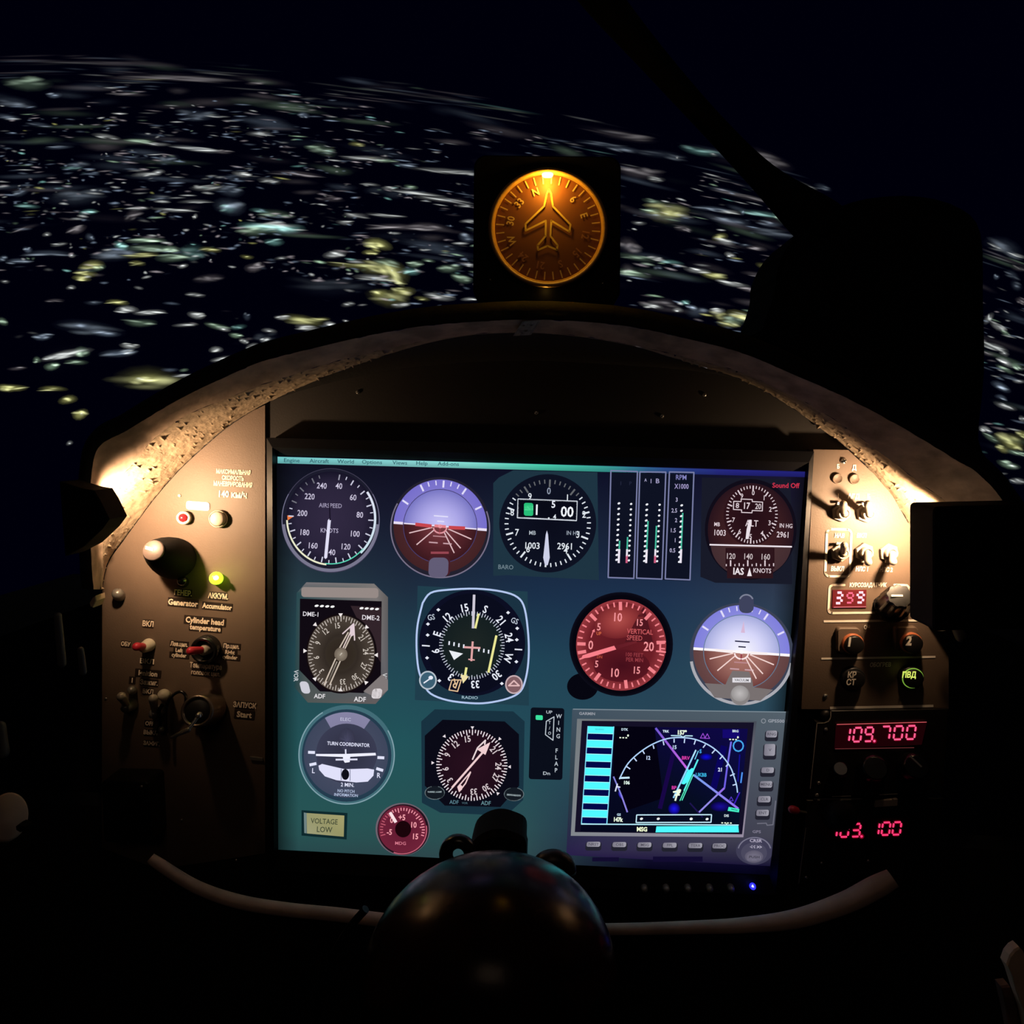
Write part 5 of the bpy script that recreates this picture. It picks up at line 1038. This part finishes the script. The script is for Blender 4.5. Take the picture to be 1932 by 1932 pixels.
a.line(1310, 655, 1545, 385, 14, Nc); a.poly([(1485, 385), (1580, 335), (1545, 425)], Nc); a.lines([(1455, 455), (1490, 375), (1545, 322), (1540, 350)], 10, (235, 215, 218)); a.lines([(1440, 548), (1405, 625), (1362, 680), (1352, 650), (1440, 545)], 9, Nc); a.disc(1368, 655, 16, 20, Nc, n=14); part(a, 'needle', b2)
# ---- wing flap
a = art(TD, 2); a.rr(5, 88, 232, 572, 18, (10, 14, 26), sk=-14, sl=6); a.up(); a.rr(38, 140, 86, 172, 8, (60, 225, 160), sl=2)
TX = (190, 200, 210); a.text('UP', 130, 120, 20, TX, 2, 1.2)
for s_, y in zip('WING', (148, 192, 238, 282)): a.text(s_, 195 - (y - 148) * .04, y, 28, TX, 2, .9)
for s_, y in zip('FLAP', (380, 425, 468, 512)): a.text(s_, 180 - (y - 380) * .03, y, 28, TX, 2, .9)
a.text('Dn', 112, 533, 22, TX, 2, 1.3); a.lines([(110, 182), (162, 152), (155, 310), (104, 272)], 6, TX, True)
for s_, y in (('T', 190), ('/', 228), ('O', 262)): a.text(s_, 132, y, 20, TX, 2, .9)
part(a, 'flap_gauge', label='narrow black wing flap gauge with green light')
# ---- gps unit
a = art(TD, 1.5)
a.poly([(285, 100), (1735, 118), (1720, 480), (1650, 960), (1620, 1160), (245, 1085), (262, 700)], [(66, 82, 96), (84, 96, 106), (84, 92, 98), (66, 66, 80), (24, 20, 52), (40, 30, 72), (40, 56, 66)]); a.up()
a.line(290, 100, 1735, 120, 7, (120, 135, 145)); a.poly([(318, 165), (1530, 182), (1440, 965), (275, 955)], [(116, 122, 126), (70, 76, 86), (150, 140, 160), (130, 135, 140)]); a.up(); a.poly([(350, 178), (1512, 190), (1432, 945), (302, 930)], (20, 16, 38)); a.up()
a.poly([(388, 212), (1470, 232), (1405, 935), (340, 925)], [(10, 8, 40), (14, 8, 70), (4, 14, 30), (4, 6, 26)]); a.up(); a.poly([(570, 215), (840, 220), (900, 700), (640, 790), (560, 560)], (4, 2, 16)); a.up()
gp = part(a, 'gps_unit', label='grey map unit with cyan stripes and violet lines')
GF = (1070, 1340, 7.4308)
a = art(GF, 1.5, 7); CYN = (80, 250, 255)
for k in range(7):
    y0 = 222 + k * 195.5; xo = -13.2 * k
    if k < 7: a.poly([(292 + xo, y0), (655 + xo * .98, y0 + 10), (648 + xo * .98, y0 + 108), (285 + xo, y0 + 98)], CYN)
    if k < 7: a.poly([(285 + xo, y0 + 98), (648 + xo * .98, y0 + 108), (640 + xo * .98, y0 + 206), (278 + xo, y0 + 196)], (2, 8, 72))
a.up(); a.line(655, 228, 557, 1590, 14, (130, 225, 255)); a.line(292, 222, 200, 1595, 12, (130, 225, 255)); a.line(196, 1596, 2405, 1610, 16, (185, 240, 255)); 
for k in range(7): y0 = 222 + k * 195.5; xo = -13.2 * k; a.line(285 + xo, y0 + 100, 648 + xo, y0 + 110, 9, (170, 250, 255)); a.line(280 + xo, y0 + 194, 640 + xo, y0 + 204, 9, (170, 250, 255))
a.poly([(1252, 1628), (2400, 1620), (2408, 1712), (1240, 1712)], CYN); a.text('MSG', 1050, 1668, 58, (245, 255, 215), 1, .9, .04)
a.text('BEARING', 335 + 120, 268, 20, (60, 180, 200), 1.5)
part(a, 'data_column', gp)
a = art(GF, 1.5, 7); VI = (150, 110, 235)
for q in ((1500, 560, 1300, 1380, 60, (24, 6, 70)), (2200, 500, 2050, 1100, 90, (10, 4, 90)), (2180, 330, 2420, 330, 120, (20, 8, 110)), (1900, 1500, 1720, 1300, 20, (30, 20, 80))): a.line(*q)
a.disc(1950, 655, 90, 50, (14, 12, 225), (8, 4, 60), n=24); a.disc(1500, 1380, 85, 85, (30, 22, 235), (8, 4, 60), n=24); a.disc(2150, 1350, 140, 70, (26, 14, 150), (8, 4, 60), n=24); a.disc(745, 1190, 22, 60, (60, 50, 230), (10, 6, 60), n=16, ang=-25)
a.up(); a.line(1240, 250, 1690, 830, 30, [(110, 90, 210), (200, 100, 230)]); a.line(1770, 905, 2400, 1380, 30, [(120, 165, 240), (150, 110, 245)]); a.line(2300, 440, 2240, 820, 24, (120, 110, 235)); a.line(2245, 790, 2205, 1090, 24, (110, 95, 230)); a.line(2205, 1090, 2110, 1180, 28, VI); a.line(2110, 1180, 1850, 1430, 24, (150, 140, 235))
a.line(650, 930, 760, 1190, 20, (130, 130, 220)); a.line(760, 1190, 845, 1430, 22, (140, 130, 225)); a.line(2455, 870, 2435, 1020, 20, (80, 150, 245)); a.line(2420, 620, 2395, 1000, 18, (20, 14, 140)); a.line(2420, 1150, 2330, 1340, 18, (60, 30, 190))
a.up(); a.lines(spl([(735, 960), (830, 780), (930, 665), (1060, 560), (1200, 475), (1360, 410), (1500, 385), (1640, 385), (1780, 405), (1930, 460), (2070, 545), (2190, 660), (2290, 800), (2340, 930), (2375, 1050), (2388, 1150)], 5), 17, (180, 215, 255))
for x, y, x1, y1 in ((735, 945, 875, 945), (835, 790, 885, 825), (940, 670, 975, 715), (1060, 570, 1085, 612), (1205, 490, 1218, 540), (1345, 430, 1358, 490), (1500, 400, 1500, 455), (1648, 400, 1642, 460), (1800, 420, 1780, 480), (1940, 480, 1905, 525), (2080, 550, 2030, 605), (2185, 635, 2140, 685), (2265, 750, 2225, 790), (2350, 890, 2285, 920), (2380, 1035, 2320, 1052)): a.line(x, y, x1, y1, 16, (200, 220, 255))
a.line(740, 950, 875, 945, 26, (200, 235, 255)); a.lines([(1460, 355), (1590, 358), (1625, 378), (1660, 358), (1755, 360)], 15, (190, 235, 250))
TXW = (240, 255, 230)
a.text('157°', 1615, 312, 56, TXW, 1.5, .9, .05); a.text('106', 838, 1015, 46, (225, 245, 235), 1.5, .9, .04); a.text('12', 1140, 667, 50, (200, 220, 255), 1.5, .9, .03); a.text('15', 1508, 518, 50, (200, 225, 255), 1.5, .9, .03); a.text('21', 2142, 832, 50, (220, 230, 255), 1.5, .9, .03); a.text('S', 1870, 575, 50, (70, 170, 240), 1.5, .9, .04)
a.text('TRK', 1385, 295, 32, (210, 230, 245), 1.5, 1.0, .04); a.text('DTK', 808, 270, 32, (200, 225, 240), 1.5, 1.0, .03); a.text('- - -°', 800, 375, 60, TXW, 1.5, .8, .05); a.text('BRG', 2360, 292, 32, (220, 240, 245), 1.5, 1, .03); a.text('- - -°', 2340, 400, 60, TXW, 1.5, .8, .05)
a.text('GS', 725, 1463, 32, (190, 220, 240), 1.5, 1, .03); a.text('147k', 720, 1532, 56, TXW, 1.5, .8, .05); a.text('DIS', 2235, 1478, 32, (220, 240, 245), 1.5, 1, .03); a.text('- -.- -', 2235, 1570, 60, TXW, 1.5, .8, .05)
a.rrline(975, 1468, 2025, 1575, 5, 15, (200, 240, 255), sk=-8, sl=-4)
for x in (1042, 1278, 1738, 2000 - 262): a.disc(x, 1522, 22, 16, (250, 255, 255), n=12, ang=-20)
for x in (1740, 1962): a.disc(x, 1526, 22, 16, (250, 255, 255), n=12, ang=-20)
a.text('UKBB', 1880, 905, 50, (60, 185, 235), 1.5, .85, .02); a.text('BRV', 1665, 668, 46, (215, 60, 170), 1.5, .95, .03); a.text('BP', 1500, 1085, 46, (215, 60, 170), 1.5, .95, .03)
a.lines([(1868, 390), (1905, 325), (1935, 390)], 9, (165, 80, 225), True); a.lines([(1930, 395), (1965, 330), (1998, 395)], 9, (165, 80, 225), True); a.lines([(2270, 1270), (2300, 1215), (2330, 1270)], 9, (90, 60, 215), True)
a.ring(2400, 500, 70, 75, 20, (70, 170, 240), 0, 360, 12)
a.up(); a.line(1805, 560, 1490, 1230, 22, (150, 215, 255)); a.line(1835, 690, 1640, 1130, 22, (90, 240, 240)); a.line(1700, 880, 1720, 870, 100, CYN); a.poly([(1750, 810), (1775, 820), (1760, 890), (1700, 1000), (1640, 1040), (1600, 1030), (1680, 860)], CYN); a.line(1740, 920, 1580, 1270, 12, (90, 250, 200)); a.line(1770, 900, 1610, 1265, 12, (90, 250, 210)); a.line(1805, 555, 1765, 650, 12, (200, 240, 255)); a.line(1840, 570, 1790, 690, 12, (120, 220, 255))
a.poly([(2265, 1355), (2415, 1385), (2408, 1432), (2250, 1410)], (70, 240, 200)); a.line(2300, 1385, 2390, 1405, 12, (10, 60, 60))
part(a, 'moving_map', gp)
a = art(GF, 1.5, 11); a.poly([(1570, 1100), (1600, 1115), (1590, 1150), (1560, 1185), (1540, 1180)], TXW); a.line(1485, 1148, 1590, 1128, 24, TXW); a.line(1560, 1110, 1515, 1270, 24, TXW); a.line(1505, 1190, 1580, 1185, 22, TXW); a.line(705, 1030, 675, 1138, 18, (220, 228, 250)); a.line(690, 1070, 745, 1080, 18, (220, 228, 250)); part(a, 'aircraft_symbol', gp)
a = art(TD, 1.5, 6)
a.text('GARMIN', 385, 130, 18, (150, 155, 165), 1.5, 1.1, .03); a.text('GPS500', 1662, 180, 20, (150, 155, 165), 1.5, 1.2, .03); a.ring(1576, 180, 14, 14, 5, (140, 145, 155), 0, 360, 20); a.text('GPS', 1530, 927, 18, (130, 125, 145), 1.5, 1.3, .02)
a.lines([(1535, 872), (1595, 870), (1600, 884), (1640, 880), (1658, 720)], 7, (110, 110, 125)); a.rect(420, 1100, 600, 1128, (18, 12, 46)); a.rect(830, 1095, 1165, 1130, (18, 12, 48))
part(a, 'unit_lettering', gp)
def key(x, y, w_, h_, s_, sk=-4):
    a = art(TD, 1.5, 6); a.rr(x - w_ / 2 - 8, y - h_ / 2 + 2, x + w_ / 2 + 8, y + h_ / 2 + 26, 16, (34, 34, 46), sk=sk); a.up(); a.rr(x - w_ / 2, y - h_ / 2, x + w_ / 2, y + h_ / 2, 12, [(158, 156, 168)] * 14 + [(125, 122, 136)] * 14, sk=sk); a.up(); a.text(s_, x, y, 18, (78, 76, 88), 1.5, 1.1, .01)
    part(a, 'soft_key', gp)
for x, s_ in zip((430, 605, 775, 945, 1118, 1280), ('NRST', 'OBS', 'MSG', 'FPL', 'TERR', 'PROC')): key(x, 1012 + (x - 430) * .013, 92, 34, s_)
for x, y, s_, h_ in ((1632, 268, 'RNG', 46), (1620, 375, 'V', 80), (1606, 512, 'D', 38), (1595, 608, 'MENU', 44), (1583, 708, 'CLR', 42), (1572, 800, 'ENT', 42)): key(x, y, 74 if y < 400 else 84, h_, s_)
a = art(TD, 1.5, 6); a.disc(1515, 1055, 125, 95, (62, 60, 84), n=36); a.up(); a.ring(1515, 1055, 110, 88, 8, (120, 118, 138), -80, 80, 30); a.disc(1512, 1070, 88, 70, (74, 72, 94), n=36); a.text('CRSR', 1525, 988, 20, (175, 168, 190), 2, 1.2, .03); a.text('<< >>', 1525, 1030, 24, (190, 184, 205), 2, .9, .04); a.up(); a.disc(1512, 1095, 62, 42, (118, 114, 132), (92, 88, 108), n=30); a.rr(1465, 1082, 1560, 1125, 14, (112, 108, 128)); a.up(); a.text('PUSH', 1514, 1098, 16, (60, 58, 72), 2, 1.3, .02)
part(a, 'selector_knob', gp)
# bezel buttons, power light
BH = MH + .005
for i, x in enumerate((1215, 1256, 1297, 1338, 1378)):
    b = MB(); c = P(x, 1674, BH - .0008); b.rod(c, c + Vector((0, -.0022, 0)), .0028, .0026, 18); b.build('monitor_button', 'dullsteel', mon)
c = P(1420, 1672, BH); b = MB(); b.rod(c, c + Vector((0, -.0006, 0)), .0024, .0022, 18); pl = b.build('power_light', 'blue_led', mon); pl['label'] = 'glowing blue power light'
b = MB(); c = P(1420, 1671, BH + .0018); b.lathe(c, c + Vector((0, -1, 0)), [(0, .0011), (.0014, .0008), (.0016, 1e-5)], 3, False); b.build('light_core', 'blue_core', pl)
light('POINT', 'power_light_glow', P(1420, 1671, BH + .012), .00035, (.1, .1, 1), .002)

# ================================================================== AMBER COMPASS ON TOP
CH = .046
cp = thing('standby_compass', 'square black compass box with amber lit dial standing on top of the glareshield', 'compass', P(1033, 572, .02))
b = MB(); b.prism(rrect(894, 291, 1172, 569, 24, 8, -2, 3), -.02, CH, .0015); b.build('housing', mat('housing_black', (.003, .0025, .0025), .7, spec=.2), cp)
CX, CY_ = 1034, 430; u = upx(CH); cc_ = P(CX, CY_, CH)
def cpr(r, th, h): q = math.radians(th); return P(CX + r * math.sin(q), CY_ - r * math.cos(q), h)
b = MB(); rings = []
for r, h in ((100, CH + .0004), (103, CH + .0050), (107, CH + .0072), (111, CH + .0062), (113, CH + .0004)): rings.append([cpr(r, th, h) for th in range(0, 360, 5)])
b.loft(rings, True, False, False); b.build('bezel_ring', 'dialring', cp)
b = MB(); b.loft([[cpr(101.5, th, CH + .0004) for th in range(0, 360, 5)], [cpr(101.5, th, CH + .0009) for th in range(0, 360, 5)]], False); dl = b.build('dial', 'dial', cp)
HT = CH + .0015
a = Art(HT, 0, 0, 1)
DLc = (255, 222, 150)
for k in range(36): th = k * 10 + 4; a.tick(CX, CY_, 100, 100, th, .985, .83, 2.4, DLc)
for s_, th in (('N', -19), ('3', 10), ('6', 41), ('E', 71), ('12', 101), ('15', 131), ('S', 161), ('21', 191), ('24', 221), ('W', 251), ('30', 281), ('33', 311)):
    if s_ != '3': a.dialtext(s_, CX, CY_, 72, 72, th, 13.5, DLc if th < 80 or th > 240 else (190, 130, 105), True, .9, 0, .02)
a.build('compass_card', 'paint', dl)
a = Art(HT + .0004, 860, 260, 4.83)
pl_ = [(848, 470), (830, 510), (805, 622), (635, 785), (637, 845), (820, 755), (818, 895), (745, 980), (750, 1022), (835, 985), (920, 1020), (928, 980), (862, 895), (870, 755), (1035, 855), (1045, 790), (885, 625), (868, 510)]
a.lines(pl_, 17, (250, 215, 110), True); a.build('aircraft_symbol', 'paint', dl)
b = MB(); A = P(1033, 329, CH + .0042); b.rod(A + Vector((-.0016, 0, 0)), A + Vector((.0016, 0, 0)), .0021, .0021, 16); b.build('bulb', 'amber_bulb', cp)
light('POINT', 'compass_light', P(1033, 338, CH + .0095), .042, (1.0, .52, .05), .003)
b = MB(); b.rod(P(945, 570, CH - .004), P(1120, 571, CH - .004), .0012, .0012, 12); b.build('base_bar', mat('polished_edge', (.25, .25, .25), .12, 1.0), cp)
light('POINT', 'compass_light_under', P(1030, 545, CH + .004), .0006, (1.0, .62, .15), .0015)
for x, y, nm in ((925, 528, 'a'), (1137, 535, 'b')):
    b = MB(); c = P(x, y, CH); b.rod(c, c + Vector((0, -.0004, 0)), .0008, .0007, 10); b.build('screw', 'chrome', cp)

# ================================================================== CANOPY STRUT AND BLACK HOUSING, RIGHT
cs_ = thing('canopy_strut', 'black slanting canopy strut crossing the top right of the night view', 'strut', P(1560, 560, .05))
b = MB(); b.tube([P(x, y, .02) for x, y, r in spl([(1010, -160, 30), (1120, -20, 30), (1230, 110, 23), (1345, 238, 20), (1440, 335, 24), (1530, 410, 40), (1560, 430, 40)], 6)], [r * upx(.02) for x, y, r in spl([(1010, -160, 30), (1120, -20, 30), (1230, 110, 23), (1345, 238, 20), (1440, 335, 24), (1530, 410, 40), (1560, 430, 40)], 6)], 16); b.build('strut_tube', 'black', cs_)
hs_ = thing('camera_housing', 'big black rounded housing silhouetted on the glareshield right of the compass', 'housing', P(1660, 760, .02))
b = MB(); b.prism(spl([(1440, 622), (1466, 545), (1470, 505), (1500, 447), (1560, 400), (1640, 372), (1740, 368), (1820, 392), (1856, 440), (1860, 560), (1862, 700), (1850, 835), (1865, 880), (1750, 830), (1620, 755), (1480, 690), (1440, 622)], 3)[:-1], -.03, .03, .003); b.build('case', mat('housing_dark', (.003, .003, .0035), .7, spec=.15), hs_)

# ================================================================== FOREGROUND CONTROLS
st = thing('control_yoke', 'dark brown leather covered dome of the control column in front of the monitor', 'yoke', P(925, 1900, .18))
YH = .19; uy = upx(YH); c0 = P(922, 1836, YH)
b = MB(); rings = []
NR = 22
for k in range(NR + 1):
    t_ = math.pi * k / NR; rr_ = math.sin(t_) ** .8 if 0 < k < NR else 1e-4
    rings.append([c0 + Vector((rr_ * 262 * uy * math.cos(q) + .004 * math.sin(q * 1), -math.cos(t_) * -.055, rr_ * 222 * uy * math.sin(q) * (1 if math.sin(q) > 0 else 1.6))) for q in [2 * math.pi * i / 48 for i in range(48)]])
b.loft(rings, True, False, False); b.build('dome', 'leather', st)
for (x, y, rx_, ry_, h, m_) in ((865, 1612, 34, 36, .13, 'gloss'), (1045, 1640, 34, 26, .13, 'plastic')):
    b = MB(); c1 = P(x, y, h); q_ = upx(h); b.tube([c1 + Vector((rx_ * .75 * q_ * math.cos(t_), 0, ry_ * .8 * q_ * math.sin(t_))) for t_ in [math.pi * 2 * i / 30 for i in range(31)]], .0042 if x < 900 else .006, 12); b.build('grip_ring', m_, st)
b = MB(); b.prism(spl([(883, 1625), (893, 1592), (915, 1575), (940, 1569), (965, 1574), (990, 1588), (992, 1618), (985, 1640), (890, 1650)], 4), .10, .125, .003); b.build('trigger_block', 'black', st)
cb = thing('coiled_cable', 'thin glossy black cable dropping beside the leather dome on its left', 'cable', P(640, 1800, .15))
b = MB(); b.tube([P(x, y, .15) for x, y in spl([(690, 1715), (668, 1740), (652, 1762), (634, 1792), (618, 1818), (608, 1850), (601, 1890), (598, 1960)], 5)], .0024, 10); b.build('cable', 'gloss', cb)
tk = thing('throttle_lever', 'round tan lever knob with a dark notch at the left side wall', 'knob', P(14, 1566, .12))
A, B = P(-20, 1566, .10), P(17, 1566, .13); L = (B - A).length
b = MB(); b.lathe(A, B, [(0, .006), (L * .7, .007), (L * .75, .0105), (L * .98, .0105), (L, .0095), (L, 1e-5)], 36)
for v in b.v:
    v.z = A.z + (v.z - A.z) * 1.42
b.build('knob_body', 'tan', tk)
b = MB(); b.prism([(30, 1559), (37, 1556), (47, 1561), (46, 1568), (38, 1570), (31, 1566)], .128, .1335); b.build('notch', 'black', tk)
tr = thing('seat_edge', 'worn tan and brown wooden edge in the bottom right corner', 'seat', P(1915, 1870, .2))
b = MB(); b.prism([(1924, 1788), (1932, 1796), (1990, 1990), (1950, 1990), (1932, 1910), (1918, 1870), (1908, 1838), (1900, 1821), (1906, 1804), (1915, 1793)], .18, .185, .0008); b.build('tan_board', 'tan', tr)
b = MB(); b.prism([(1889, 1862), (1905, 1860), (1916, 1880), (1926, 1910), (1940, 1990), (1915, 1990), (1900, 1910)], .173, .178, .0008); b.build('brown_board', mat('dark_wood', (.14, .08, .06), .6, var=.4, vscale=60), tr)
for i, (p0, p1, r, lb) in enumerate([((109, 1162), (117, 1252), 7, 'dim grey upright lever in the dark at the left side wall'), ((152, 1226), (157, 1268), 6, 'short dim grey lever beside the taller one at the left side wall'), ((0, 1370), (6, 1420), 10, 'dim grey lever at the left picture edge above the tan knob')]):
    t = thing('lever', lb, 'lever', P(*p0, .09)); b = MB(); b.rod(P(*p0, .09), P(*p1, .09), r * upx(.09), r * 1.1 * upx(.09), 14); b.build('lever_arm', mat('dim_grey_%d' % i, (.10, .10, .10), .5), t)
